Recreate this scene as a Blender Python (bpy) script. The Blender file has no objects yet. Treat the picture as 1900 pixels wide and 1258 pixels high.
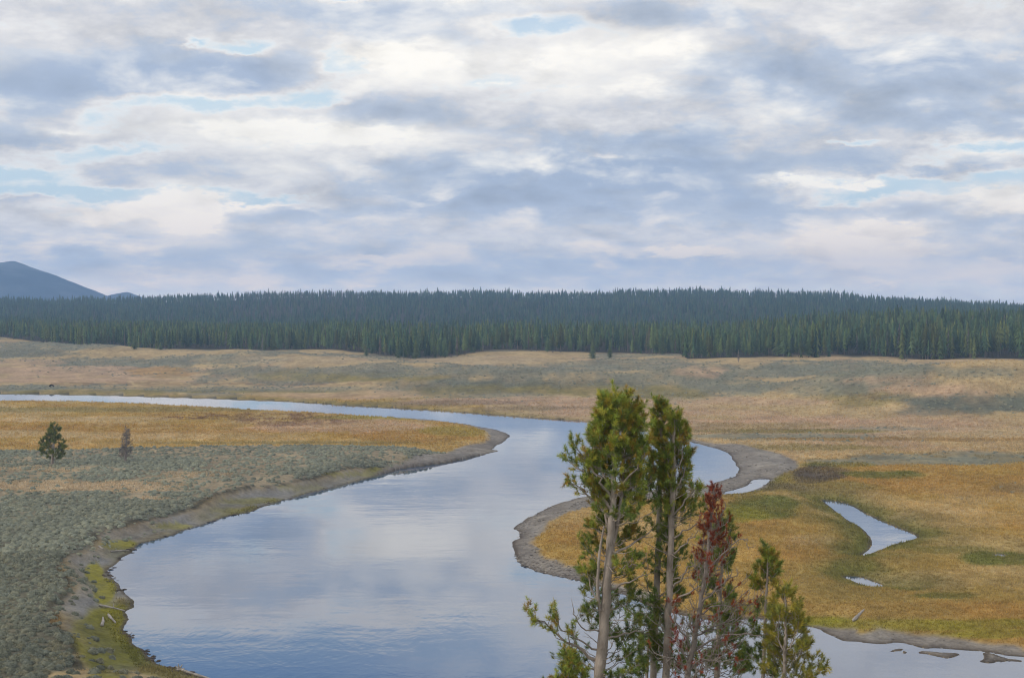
import bpy, math, random
import numpy as np
from mathutils import Vector

random.seed(7)
RNG = np.random.default_rng(11)
scene = bpy.context.scene
COL = scene.collection

# ------------------------------------------------------------------ camera
F = 2639.0; CX, CY = 950.0, 629.0; HOR = 560.0; CAMZ = 34.0
PITCH = math.atan((CY - HOR) / F)
SP, CP = math.sin(PITCH), math.cos(PITCH)

def ray(px, py):
    a = (np.asarray(px, float) - CX) / F
    b = -(np.asarray(py, float) - CY) / F
    return a, CP + b * SP, -SP + b * CP          # x, y, z

def ground_pt(px, py, z=0.0):                    # where the sight line meets height z
    dx, dy, dz = ray(px, py)
    t = (z - CAMZ) / dz
    return dx * t, dy * t

def depth_pt(px, py, d):                         # where the sight line meets depth y = d
    dx, dy, dz = ray(px, py)
    t = d / dy
    return Vector((float(dx * t), float(d), float(CAMZ + dz * t)))

def to_px(x, y, z):
    zc = z - CAMZ
    fwd = y * CP - zc * SP
    up = y * SP + zc * CP
    fwd = np.maximum(fwd, 0.5)
    return CX + F * x / fwd, CY - F * up / fwd

# ------------------------------------------------------------------ noise
def _hash(ix, iy, seed):
    h = (ix.astype(np.int64) * 374761393 + iy.astype(np.int64) * 668265263 + seed * 974634777) & 0x7fffffff
    h = ((h ^ (h >> 13)) * 1274126177) & 0x7fffffff
    h = (h ^ (h >> 16)) & 0xffff
    return h / 65535.0

def vnoise(x, y, seed=0):
    ix = np.floor(x); iy = np.floor(y)
    fx = x - ix; fy = y - iy
    fx = fx * fx * (3 - 2 * fx); fy = fy * fy * (3 - 2 * fy)
    a = _hash(ix, iy, seed); b = _hash(ix + 1, iy, seed)
    c = _hash(ix, iy + 1, seed); d = _hash(ix + 1, iy + 1, seed)
    return (a + (b - a) * fx) * (1 - fy) + (c + (d - c) * fx) * fy

def fbm(x, y, octv=4, seed=0, gain=0.5):
    s = 0; a = 1; tot = 0
    for o in range(octv):
        s = s + a * vnoise(x * 2 ** o + 17.3 * o, y * 2 ** o - 9.1 * o, seed + o)
        tot += a; a *= gain
    return s / tot                               # 0..1

def sstep(a, b, x):
    t = np.clip((x - a) / (b - a), 0, 1)
    return t * t * (3 - 2 * t)

# ------------------------------------------------------------------ shorelines
def catmull(pts, n=4, closed=True):
    P = np.array(pts, float); N = len(P); out = []
    for i in range(N):
        p0, p1, p2, p3 = P[(i - 1) % N], P[i], P[(i + 1) % N], P[(i + 2) % N]
        for k in range(n):
            t = k / n
            out.append(0.5 * ((2 * p1) + (-p0 + p2) * t + (2 * p0 - 5 * p1 + 4 * p2 - p3) * t * t
                              + (-p0 + 3 * p1 - 3 * p2 + p3) * t ** 3))
    return np.array(out)

def shore(pts, z=0.0, n=4, jit=0.25, seed=3, smooth=True):
    P = catmull(pts, n) if smooth else np.array(pts, float)
    x, y = ground_pt(P[:, 0], P[:, 1], z)
    x = x + (fbm(x / 3, y / 3, 3, seed) - 0.5) * 2 * jit * 1.3
    y = y + (fbm(x / 3 + 50, y / 3, 3, seed + 9) - 0.5) * 2 * jit * 2.2
    return np.stack([x, y], 1)

RIVER = [(-900,718),(-500,723),(-100,728),(0,730),(100,731),(200,733),(300,736),(400,739),(500,743),(600,749),(700,755),
 (800,761),(870,766),(930,771),(1000,776),(1060,780),(1095,783),(1160,791),(1210,803),(1260,815),(1310,827),(1346,838),
 (1363,855),(1371,871),(1368,880),(1359,886),(1341,891),(1315,900),(1270,906),(1200,911),(1150,915),(1098,920),(1061,927),(1018,942),
 (984,960),(962,972),(956,982),(966,992),(959,999),(949,1013),(954,1030),(967,1046),(994,1060),(1034,1070),(1068,1077),
 (1098,1084),(1150,1100),(1200,1122),(1260,1140),(1347,1151),(1400,1146),(1450,1152),(1509,1163),(1530,1172),(1546,1179),
 (1563,1188),(1590,1192),(1631,1196),(1665,1192),(1690,1196),(1712,1202),(1745,1201),(1790,1206),(1840,1210),(1897,1219),
 (1990,1226),(2300,1240),(2700,1300),(2700,1540),(1900,1590),(900,1600),(600,1450),(480,1310),(391,1259),(371,1254),(337,1242),(313,1235),
 (290,1226),(276,1218),(262,1203),(240,1190),(233,1175),(232,1161),(243,1143),(240,1134),(249,1124),(244,1112),(228,1102),(216,1080),(206,1072),(202,1063),
 (216,1043),(243,1023),(259,1009),(303,997),(337,986),(388,969),(421,959),(465,949),(505,935),(573,915),(637,900),(714,878),
 (751,869),(798,863),(832,858),(866,851),(900,843),(924,837),(914,833),(925,825),(937,817),(945,808),(927,799),(886,791),(846,784),(792,780),(731,776),
 (664,772),(600,768),(500,763),(400,757),(300,752),(200,748),(100,746),(0,745),(-100,744),(-500,738),(-900,733)]
POND = [(1524,928),(1546,929),(1573,935),(1600,950),(1631,965),(1664,979),(1691,989),(1702,997),(1685,1003),(1651,1013),
 (1617,1026),(1600,1031),(1612,1019),(1618,1009),(1614,996),(1597,979),(1573,965),(1556,952),(1535,936)]
PUDDLE = [(1567,1070),(1597,1071),(1617,1078),(1638,1087),(1610,1087),(1583,1078)]
GLINT = [(1847,1029),(1858,1028),(1868,1031),(1860,1033),(1849,1032)]
CHANNEL = [(1429,889),(1412,889),(1395,892),(1386,901),(1361,909),(1340,915),(1348,918),(1375,915),(1402,908),(1422,898)]
MUDPOOL = [(1700,1184),(1722,1183),(1748,1192),(1742,1197),(1722,1196),(1705,1190)]
ISLES = [[(1697,1207),(1725,1203),(1757,1207),(1766,1212),(1740,1215),(1705,1212)],
         [(1810,1221),(1835,1213),(1860,1217),(1868,1222),(1845,1226),(1815,1225)],
         [(1645,1203),(1658,1201),(1671,1203),(1660,1205)],
         [(1674,1205),(1681,1203),(1686,1205),(1680,1207)]]
PLATEAU = [(845,837),(800,844),(740,851),(680,858),(637,865),(573,881),(505,895),(438,906),(404,917),(354,935),(286,955),
 (236,967),(182,984),(168,1005),(125,1023),(116,1036),(122,1063),(125,1097),(101,1137),(128,1171),(140,1205),(155,1235),(225,1262),
 (190,1420),(-900,1500),(-1300,1100),(-900,838),(0,836),(150,834),(300,829),(500,826),(700,828),(800,832)]

river_w = shore(RIVER, n=6, jit=.4); pond_w = shore(POND, jit=.12); puddle_w = shore(PUDDLE, jit=.1, seed=5)
glint_w = shore(GLINT, jit=.03); chan_w = shore(CHANNEL, jit=.2); mud_w = shore(MUDPOOL, jit=.12)
isle_w = [shore(p, jit=1.1, n=8, seed=21 + i) for i, p in enumerate(ISLES)]
plat_w = shore(PLATEAU, z=2.2, jit=.8, seed=31)
WATERS = [river_w, pond_w, puddle_w, glint_w, chan_w]

def sdf(poly, X, Y, far=60.0):
    """signed distance, negative inside; clipped to far outside the bounding box"""
    out = np.full(X.shape, far)
    bb0 = poly.min(0) - far; bb1 = poly.max(0) + far
    m = (X > bb0[0]) & (X < bb1[0]) & (Y > bb0[1]) & (Y < bb1[1])
    if not m.any(): return out
    x = X[m]; y = Y[m]
    best = np.full(x.shape, 1e12); ins = np.zeros(x.shape, bool)
    A = poly; B = np.roll(poly, -1, 0)
    for (ax, ay), (bx, by) in zip(A, B):
        ex, ey = bx - ax, by - ay
        l2 = ex * ex + ey * ey + 1e-12
        t = np.clip(((x - ax) * ex + (y - ay) * ey) / l2, 0, 1)
        dx = x - ax - t * ex; dy = y - ay - t * ey
        np.minimum(best, dx * dx + dy * dy, out=best)
        if ay != by:
            c = (ay > y) != (by > y)
            ins ^= c & (x < ex * (y - ay) / ey + ax)
    d = np.sqrt(best)
    out[m] = np.minimum(np.where(ins, -d, d), far)
    return out

def water_dist(X, Y):
    d = np.full(X.shape, 60.0)
    for w in WATERS: d = np.minimum(d, sdf(w, X, Y))
    for i in isle_w: d = np.maximum(d, -sdf(i, X, Y))
    return d

# ------------------------------------------------------------------ terrain
# each column: photo column, toe depth, (brow depth, brow height), forest edge (depth, height), bench height, skyline row of tree tops
PROF = np.array([
 (-700, 640, 760,3.5, 1020,10, 11, 553), (0, 640, 760,3.8, 1000,9.4, 11, 552), (75,640,760,3.6, 930,9.2, 10.5,552),
 (90,640,740,3.4, 880,8.2, 10,552),(250, 650, 740,3.6, 800,7.3, 9, 549), (350,640,720,3.8,790,7.2,8.5,547),
 (500, 600, 680,4.0, 780,7.1, 8, 541), (620,560,620,4.0,770,7.0,8,538), (700,530,590,4.0, 722,6.7, 7.5,539),
 (760,515,570,4.0,700,6.1,7,540), (850,505,560,4.0,712,6.4,7,539), (900,500,550,4.0,732,7.2,7,537), (1000, 490, 540,3.8, 742,7.4, 7.5, 540),
 (1130,480,530,4.0,738,7.3,7.5,541), (1160,475,530,4.0,733,7.2,7.5,536), (1262,450,530,4.2,722,6.8,7.5,536), (1276,450,530,4.2,662,6.0,7.5,536),
 (1350,440,530,4.0,664,6.1,8,537), (1450,425,510,4.5,682,6.7,10,539), (1550,410,500,5.0,700,6.9,13,543), (1620,405,500,5.0,700,6.9,14,549),
 (1750,400,490,5.2,672,6.3,15,555),(1900,400,490,5.5,680,6.7,15.5,563),(2600,400,490,5.5,690,7,15,585)], float)
RIDGE = 2080.0

def far_height(px, r):
    c = [np.interp(px, PROF[:, 0], PROF[:, i]) for i in range(1, 8)]
    toe, db, zb, df, zf, zl, top = c
    zr = CAMZ - RIDGE * (top + 13 - HOR) / F
    z = np.full(px.shape, 0.9)
    def seg(z, r0, z0, r1, z1):
        t = np.clip((r - r0) / (r1 - r0), 0, 1); t = t * t * (3 - 2 * t) * 0.6 + t * 0.4
        return np.where(r >= r0, z0 + (z1 - z0) * t, z)
    z = seg(z, toe, 0.9, db, zb)
    z = seg(z, db, zb, df, zf)
    z = seg(z, df, zf, df + 270, zl)
    z = seg(z, df + 270, zl, df + 480, zl - 1.0)
    z = seg(z, df + 480, zl - 1.0, RIDGE, zr)
    z = seg(z, np.full(px.shape, RIDGE), zr, np.full(px.shape, 2900.0), zr * 0.35)
    return z

MOUNDS = [(1600,470,3.2,28,26),(1830,445,3.6,34,28),(1960,450,3,40,30),(1150,530,1.6,34,22),(850,540,1.8,40,22),(1000,545,1.4,30,20),
          (170,770,2.6,22,26),(60,800,2,30,30),(420,720,2.2,34,30),(560,660,1.8,30,28),(1270,545,2.4,18,20),(1440,600,1.6,28,24),
          (1700,590,1.8,40,26),(1500,640,1.2,40,24),(700,620,1.4,40,30)]

def height(X, Y, dist=None, fine=True):
    R = np.hypot(X, Y)
    Ys = np.where(Y > 20, Y, 20.0)
    px = np.clip(CX + F * X / Ys, -700, 2600)
    px = np.where(Y > 20, px, np.where(X < 0, -700, 2600))
    d = water_dist(X, Y) if dist is None else dist
    dn = (fbm(X / 7, Y / 7, 3, 40) - 0.5)
    # flood plain rising from the shore
    low = 0.10 * np.clip(d, 0, 4) + 0.45 * sstep(2.0, 6.0, d + 3 * dn) + 0.15 * sstep(8, 30, d)
    z = np.where(d > 0, 0.02 + low, 0.25 * np.maximum(d, -6.0))
    hill = far_height(px, R)
    for mx, md, a, rx, ry in MOUNDS:
        cx = (mx - CX) / F * md
        hill = hill + 1.7 * a * np.exp(-((X - cx) / rx) ** 2 - ((Y - md) / ry) ** 2)
    roll = (fbm(X / 45, Y / 45, 4, 60) - 0.5) * 3.2 * sstep(430, 600, R) * (1 - sstep(2500, 4000, R))
    hill = hill + roll
    land = d > 0
    fz = np.where(R > 380, np.maximum(hill - 0.9, -0.3), 0.0) * sstep(6, 40, d)
    z = np.where(land, z + fz, z)
    # sage bench on the left with its cut bank
    pd = -sdf(plat_w, X, Y)
    ppx, ppy = to_px(X, Y, np.full(X.shape, 2.2))
    back = sstep(856, 838, ppy)
    w = 2.4 + back * 14 + (fbm(X / 5, Y / 5, 3, 77) - .5) * 2.0 + 2.5 * sstep(1020, 1110, ppy)
    bench = 0.75 + 1.5 * sstep(-1.0, 0.35, pd / w) + 1.1 * sstep(6, 60, pd)
    bench = bench + (fbm(X / 14, Y / 14, 3, 82) - .5) * 0.7 * sstep(0, 10, pd)
    bench = .6 + (bench - .6) * sstep(875, 730, ppx)
    bench = np.minimum(bench, .25 + .26 * np.maximum(d, 0))
    k = sstep(-1.0, -0.5, pd / w)
    z = np.where(land, z * (1 - k) + np.maximum(bench, z) * k, z)
    # gullies in the cut bank
    kb = np.exp(-((pd / w - 0.0) ** 2) * 3) * land
    z = z + kb * (fbm(X / 1.6, Y / 1.6, 3, 91) - 0.5) * 0.9 * sstep(2, 9, d) * sstep(850, 650, ppx)
    # the bluff the photographer stands on
    hb = np.interp(Y + 0.0 * X, [-400, -2, 2, 10, 30, 60, 84, 96, 110], [33, 32.3, 32.2, 29, 20.3, 8.0, 1.2, 0.0, -3])
    hb = hb + (fbm(X / 9, Y / 9, 3, 95) - .5) * 0.8
    z = np.where(Y < 108, np.maximum(z, hb), z)
    if fine:
        mr = 0.10 * (fbm(X / 1.3, Y / 1.3, 3, 99) - .5) * np.clip(d / 1.5, 0, 1) * (1 + 2 * k)
        z = z + np.where(land, mr, 0)
    return z

# ---- ground palette (linear albedo)
def lin(r, g, b):
    f = lambda c: ((c / 255 + 0.055) / 1.055) ** 2.4 if c > 10 else c / 255 / 12.92
    return np.array([f(r), f(g), f(b)])
GOLD = np.array([.395,.268,.078]); STRAW = np.array([.47,.35,.185]); TAN = np.array([.44,.305,.195]); ORANGE = np.array([.350,.210,.062])
SAGE = np.array([.190,.192,.142]); SAGED = np.array([.130,.138,.105]); OLIVE = np.array([.215,.180,.062]); GREEN = np.array([.150,.150,.034])
YGREEN = np.array([.240,.222,.028]); GRAVEL = np.array([.250,.225,.195]); GRAVELD = np.array([.165,.145,.125]); MUD = np.array([.105,.082,.062]); SOIL = np.array([.225,.222,.215])
RUST = np.array([.130,.060,.036]); DARKB = np.array([.050,.045,.030]); FLOOR = np.array([.050,.045,.030]); PALE = np.array([.42,.33,.21])

# patches of ground cover: centre, radii in photo columns/rows of the spot, colour, strength
PATCH = [
 # far hills and flats, left
 (120,640,150,9,SAGE,.7),(40,655,120,8,SAGED,.6),(200,676,140,14,SAGE,.75),(60,672,90,6,TAN,.5),(130,690,220,11,TAN,.9),(300,690,60,10,ORANGE,.5),
 (480,690,130,12,SAGE,.7),(400,668,160,10,SAGE,.6),(560,668,150,9,PALE,.4),(560,700,120,10,OLIVE,.5),(100,705,230,5,TAN,.9),(60,719,170,5,SAGE,.8),(250,712,200,4,RUST,.35),
 (330,726,350,3.5,OLIVE,.8),(480,722,300,5,SAGE,.55),(640,735,140,6,TAN,.6),(700,748,240,4,OLIVE,.6),(560,712,240,4,RUST,.3),
 # centre
 (700,700,110,9,OLIVE,.7),(850,716,140,13,SAGED,.75),(860,724,120,9,OLIVE,.5),(1060,722,170,13,OLIVE,.7),(1040,712,150,8,SAGED,.6),(1230,728,80,14,OLIVE,.6),
 (800,690,200,10,SAGE,.6),(1000,684,220,9,SAGE,.55),(900,668,150,7,PALE,.5),(1180,676,160,12,SAGE,.65),(1120,700,160,6,SAGE,.5),
 (1020,745,260,8,TAN,.85),(850,748,160,5,MUD,.35),(1000,757,140,5,MUD,.35),(1130,765,160,7,TAN,.7),
 # right hills
 (1420,690,120,13,SAGE,.65),(1560,684,230,14,SAGE,.75),(1330,712,80,18,SAGE,.6),(1400,718,70,10,SAGE,.5),(1600,735,110,18,OLIVE,.55),(1560,722,100,12,SAGE,.6),
 (1690,712,90,10,SAGE,.5),(1680,738,60,6,SAGED,.4),(1830,690,120,12,SAGE,.5),(1820,748,140,22,SAGED,.85),(1950,740,90,24,SAGED,.8),(1720,765,60,8,SAGED,.5),(1730,722,120,9,TAN,.7),(1640,705,120,5,TAN,.5),
 (1400,745,140,8,TAN,.6),(1300,690,50,10,TAN,.6),
 # right flats
 (1500,790,420,18,TAN,.8),(1750,800,350,14,PALE,.35),(1430,810,180,6,SAGE,.6),(1600,815,240,5,SAGE,.55),(1640,796,90,4,SAGE,.4),(1750,845,200,8,SAGE,.5),(1700,856,190,8,SAGE,.6),(1860,850,120,9,SAGE,.6),(1620,848,60,4,SAGED,.5),(1880,905,50,9,SAGED,.5),
 (1450,800,220,4,OLIVE,.7),(1700,815,300,4,ORANGE,.5),(1500,830,160,6,OLIVE,.5),(1400,790,150,7,OLIVE,.4),
 (1800,900,240,22,ORANGE,.45),(1500,905,130,12,OLIVE,.6),(1760,960,150,16,STRAW,.3),(1420,942,70,22,GREEN,.75),(1380,955,60,16,YGREEN,.5),
 (1530,878,55,16,MUD,.95),(1505,888,40,10,MUD,.7),(1640,880,75,7,GREEN,.8),(1560,862,80,5,GREEN,.5),(1450,905,80,8,MUD,.4),
 (1850,1038,90,14,GREEN,.75),(1760,1020,90,8,GREEN,.4),(1590,1050,50,18,GREEN,.65),(1608,1010,22,28,GREEN,.7),(1690,1085,60,10,GREEN,.65),(1740,1105,70,6,GREEN,.6),(1660,975,70,10,OLIVE,.6),
 (1480,1020,80,22,ORANGE,.4),(1800,1075,200,20,STRAW,.25),(1650,1130,250,14,ORANGE,.4),(1510,1000,50,10,STRAW,.3),(1080,990,60,20,ORANGE,.5),
 (1700,1158,280,11,YGREEN,.62),(1850,1175,160,9,YGREEN,.6),(1520,1152,80,8,YGREEN,.7),(1380,1130,80,10,GREEN,.6),
 # left meadow
 (200,760,330,5,OLIVE,.55),(100,777,260,5,STRAW,.7),(200,790,260,4,ORANGE,.5),(150,806,330,6,STRAW,.6),(60,795,130,4,ORANGE,.7),(420,800,300,5,ORANGE,.5),(360,812,220,4,STRAW,.5),(80,825,120,4,ORANGE,.4),
 (640,792,200,14,TAN,.6),(760,812,120,12,ORANGE,.6),(840,800,70,10,YGREEN,.35),(700,775,140,4,YGREEN,.5),(520,822,300,3,OLIVE,.5),
 (480,772,150,8,RUST,.5),(560,782,130,9,RUST,.45),(350,775,80,4,RUST,.5),
 # sage bench, grassy openings
 (200,905,170,10,PALE,.75),(60,900,110,12,PALE,.7),(280,925,60,4,PALE,.7),(120,868,180,8,PALE,.45),(330,882,110,6,PALE,.35),
 (190,1255,120,10,STRAW,.8),(100,1150,14,9,ORANGE,.5),
 # grassy shelf under the cut bank
 (195,1190,60,75,YGREEN,.95),(210,1225,60,45,GREEN,.75),(180,1165,30,30,GREEN,.45),(172,1062,20,24,YGREEN,.95),(190,1095,22,26,YGREEN,.85),(225,1010,40,10,YGREEN,.9),
 (322,977,40,6,YGREEN,.5),(470,929,70,6,YGREEN,.42),(420,945,40,5,YGREEN,.3),(560,905,50,5,YGREEN,.25),(700,873,40,5,YGREEN,.8),(650,880,60,4,YGREEN,.5),(850,840,20,5,YGREEN,.7),(800,850,60,4,GREEN,.3),(300,1245,40,12,OLIVE,.8),
]

def ground_color(X, Y, Z, d):
    px, py = to_px(X, Y, Z)
    R = np.hypot(X, Y)
    n1 = fbm(X / 18, Y / 30, 4, 201) - .5
    n2 = fbm(X / 5, Y / 8, 4, 211) - .5
    n3 = fbm(X / 60, Y / 60, 4, 221) - .5
    C = np.zeros(X.shape + (3,))
    def mix(col, m):
        m = np.clip(m, 0, 1)[..., None]
        C[...] = C * (1 - m) + col * m
    C[...] = GOLD
    mix(STRAW, sstep(-.05, .22, n1 + .3 * n2) * .55)
    mix(ORANGE, sstep(.02, .25, -n1 + .3 * n2) * .6)
    # the far side: straw flats and sage hills
    fm = sstep(-12, 12, 845 - py + 60 * n3) * (px > 900) + sstep(-4, 4, 733 - py) * (px <= 1000)
    mix(STRAW * .93, fm)
    mix(TAN, np.clip(fm, 0, 1) * sstep(.0, .2, n1) * .6)
    hillm = sstep(0, 22, 742 - py + 40 * n3) * sstep(0, 5, d)
    sg = np.clip(hillm, 0, 1) * sstep(-.02, .12, n1 * .8 + n2 * .4 + n3 * .9)
    mix(SAGE, sg * .75)
    sage = np.clip(sg, 0, 1) * .75
    # warped patches
    wx = (fbm(X / 9, Y / 14, 3, 231) - .5) * 2; wy = (fbm(X / 9, Y / 14, 3, 241) - .5) * 2
    wx2 = (fbm(X / 2.5, Y / 4, 3, 251) - .5) * 2
    # the sage bench
    pd = -sdf(plat_w, X, Y)
    back = sstep(860, 838, py)
    bench = sstep(-.6, .8, pd + 1.6 * n2 + back * 4)
    mix(SAGE * .85, bench)
    mix(PALE * .85, bench * sstep(-.12, .10, n1 + .5 * n2) * .75 * sstep(990, 900, py))
    mix(np.array([.150,.135,.090]), bench * .7 * sstep(960, 1040, py))
    sage = np.maximum(sage * (1 - bench), bench * (1 - .75 * sstep(-.12, .10, n1 + .5 * n2) * sstep(990, 900, py)))
    # bare shore margin: gravel and mud
    gm = np.zeros(X.shape)
    for poly in GRAVELS:
        gm = np.maximum(gm, sstep(.8, -.8, sdf(poly, X, Y) + 2.0 * n2))
    gm = gm * np.where((px > 1500) & (py > 1150), sstep(.30, .46, fbm(X / 5, Y / 5, 3, 499) + .25 * sstep(4, 1, d)), 1.0)
    left_shore = (px < 700) & (py > 860)
    margin = sstep(1.6, .3, d + 2.4 * n2)
    mix(GRAVELD * .9, margin * (d > 0) * .8 * (R < 420))
    mix(OLIVE, sstep(6, 2, d + 5 * n2) * .6 * (R > 380) * (d > 0))
    # slope of the cut bank, bare soil streaked by slumps
    bank = np.exp(-((pd + 2.0) / 2.0) ** 2) * (1 - back) * (R < 320)
    shelf = sstep(0, -3, pd) * sstep(-26, -16, pd) * (1 - back) * (px < 860) * (py > 836)
    mix(np.array([.185,.175,.115]), shelf * .75)
    mix(SOIL * .85, shelf * sstep(.0, .15, n2 + .3 * n1) * .7)
    mix(YGREEN * .8, shelf * sstep(.02, .2, -n2 + .5 * n1) * .55)
    mix(SOIL, np.clip(bank * 1.3, 0, 1) * (.75 + .8 * n2))
    mix(DARKB * 1.6, np.exp(-((pd - .1) / .55) ** 2) * (1 - back) * (.85 + 1.2 * wx2) * (R < 330) * sstep(850, 650, px))
    bare = np.clip(np.maximum(bank, shelf), 0, 1)
    sage = sage * (1 - np.clip(bank * 1.4, 0, 1)) * (1 - shelf)
    wet = np.minimum(sdf(pond_w, X, Y), np.minimum(sdf(puddle_w, X, Y), sdf(chan_w, X, Y)))
    mix(OLIVE, sstep(15, 2, wet + 10 * n2 + 9 * n1) * .6 * (d > 0))
    mix(GREEN, sstep(6, .3, wet + 7 * n2) * .75 * (d > 0))
    mix(OLIVE * 1.1, sstep(.06, .2, n3 + .6 * n1) * (px > 1300) * (py > 860) * .35)
    for cx, cy, rx, ry, col, s in PATCH:
        if cy > 700 and cy < 712: pass
        q = ((px - cx + wx * rx * .45) / rx) ** 2 + ((py - cy + wy * ry * .55 + wx2 * ry * .2) / ry) ** 2
        m = np.minimum(sstep(1.25, .45, q) * s * 1.35, 1) * np.clip(.85 + .9 * n2, 0, 1)
        if col is RUST: m = m * sstep(.36, .56, fbm(X / 2.2, Y / 5, 3, 481))
        m = m * (d > 0.1)
        mix(col, m)
        if col is SAGE or col is SAGED: sage = np.maximum(sage, np.clip(m, 0, 1))
        else: sage = sage * (1 - np.clip(m, 0, 1) * .9)
    mix(GRAVEL, gm)
    mix(GRAVELD, gm * sstep(2.2, .2, d + 1.5 * n2) * .8)
    mix(GRAVELD, gm * sstep(.02, .15, n1 + .6 * n2) * .55)
    mix(np.array([.33, .305, .27]), gm * sstep(.04, .16, -n2 + .4 * n1) * .5)
    sage = sage * (1 - gm)
    # wet line
    mix(MUD * .8, sstep(.7, .1, d + .6 * n2) * (d > 0) * .8 * (R < 460))
    # forest floor, near bluff
    df = np.interp(px, PROF[:, 0], PROF[:, 4])
    mix(FLOOR, sstep(14, 34, R - df + 20 * n1) * (Y > 100))
    sage = sage * (1 - sstep(-6, 2, R - df))
    mix(SAGE * .9, (Y < 92).astype(float))
    # bed under the water
    mix(np.array([.06, .055, .04]), (d < -.05).astype(float))
    sage = np.where(d < .6, 0, sage)
    v = 1 + .35 * n2 + .25 * (fbm(X / 1.2, Y / 1.8, 3, 261) - .5)
    C *= v[..., None]
    return np.clip(C, .01, .8), sage, gm

GRAVELS = [shore(p, jit=.3, seed=61) for p in (
 [(1098,915),(1061,922),(1018,938),(980,957),(955,972),(948,985),(950,1000),(940,1013),(948,1033),(962,1050),(990,1065),(1034,1075),(1098,1090),(1180,1115),(1200,1105),
  (1098,1073),(1075,1063),(1034,1048),(1004,1034),(990,1019),(988,1002),(1007,986),(1028,972),(1068,957),(1100,949),(1180,938),(1290,932),(1340,921),
  (1400,912),(1432,893),(1447,886),(1474,877),(1481,869),(1470,860),(1440,848),(1400,838),(1360,829),(1320,824),(1280,816),(1290,830),(1340,845),(1360,880),(1300,900),(1200,908)],
 [(660,769),(731,771),(792,775),(846,779),(886,784),(927,793),(950,806),(940,822),(920,838),(860,856),(800,866),(740,876),(700,880),(760,862),(830,848),(850,838),(868,832),(900,822),(908,812),(886,799),(840,790),(780,785),(731,779),(664,775)],
 [(1512,1163),(1560,1170),(1640,1178),(1700,1184),(1770,1190),(1830,1197),(1900,1207),(1900,1222),(1850,1214),(1760,1206),(1690,1200),(1600,1197),(1550,1186)],
)] + [i for i in isle_w]

# ------------------------------------------------------------------ materials
def new_mat(name):
    m = bpy.data.materials.new(name); m.use_nodes = True
    nt = m.node_tree; nt.nodes.clear()
    return m, nt
class NT:
    def __init__(s, nt): s.nt = nt
    def n(s, t, **kw):
        x = s.nt.nodes.new(t)
        for k, v in kw.items(): setattr(x, k, v)
        return x
    def put(s, sock, v):
        if hasattr(v, 'is_output') or isinstance(v, bpy.types.NodeSocket): s.nt.links.new(v, sock)
        else: sock.default_value = v
    def math(s, op, a, b=None, c=None, clamp=False):
        x = s.n('ShaderNodeMath', operation=op); x.use_clamp = clamp
        s.put(x.inputs[0], a)
        if b is not None: s.put(x.inputs[1], b)
        if c is not None: s.put(x.inputs[2], c)
        return x.outputs[0]
    def vmath(s, op, a, b=None, c=None):
        x = s.n('ShaderNodeVectorMath', operation=op)
        s.put(x.inputs[0], a)
        if b is not None: s.put(x.inputs[1], b)
        if c is not None: s.put(x.inputs[2], c)
        return x.outputs['Value'] if op in ('DOT_PRODUCT', 'LENGTH') else x.outputs['Vector']
    def noise(s, vec, scale, detail=4, rough=.5, dist=0.0, out='Fac'):
        x = s.n('ShaderNodeTexNoise'); s.put(x.inputs['Vector'], vec)
        x.inputs['Scale'].default_value = scale; x.inputs['Detail'].default_value = detail
        x.inputs['Roughness'].default_value = rough; x.inputs['Distortion'].default_value = dist
        return x.outputs[out]
    def ramp(s, fac, stops):
        x = s.n('ShaderNodeValToRGB'); s.put(x.inputs[0], fac)
        e = x.color_ramp.elements
        while len(e) < len(stops): e.new(.5)
        for i, (p, c) in enumerate(stops):
            e[i].position = p; e[i].color = (*c, 1) if len(c) == 3 else c
        return x.outputs[0]
    def mixc(s, f, a, b, mode='MIX'):
        x = s.n('ShaderNodeMix', data_type='RGBA', blend_type=mode)
        s.put(x.inputs[0], f); s.put(x.inputs[6], a); s.put(x.inputs[7], b)
        return x.outputs[2]
    def mapr(s, v, a, b, c, d):
        x = s.n('ShaderNodeMapRange'); s.put(x.inputs[0], v)
        for i, q in enumerate((a, b, c, d)): x.inputs[i + 1].default_value = q
        return x.outputs[0]
    def attr(s, name):
        return s.n('ShaderNodeAttribute', attribute_name=name).outputs['Color']
    def bump(s, h, strength, dist):
        x = s.n('ShaderNodeBump'); s.put(x.inputs['Height'], h)
        x.inputs['Strength'].default_value = strength; x.inputs['Distance'].default_value = dist
        return x.outputs[0]
    def principled(s, col, rough, normal=None, spec=.3):
        x = s.n('ShaderNodeBsdfPrincipled'); s.put(x.inputs['Base Color'], col); s.put(x.inputs['Roughness'], rough)
        x.inputs['Specular IOR Level'].default_value = spec
        if normal is not None: s.put(x.inputs['Normal'], normal)
        return x
    def out(s, sh):
        o = s.n('ShaderNodeOutputMaterial'); s.nt.links.new(sh, o.inputs['Surface'])

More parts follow.
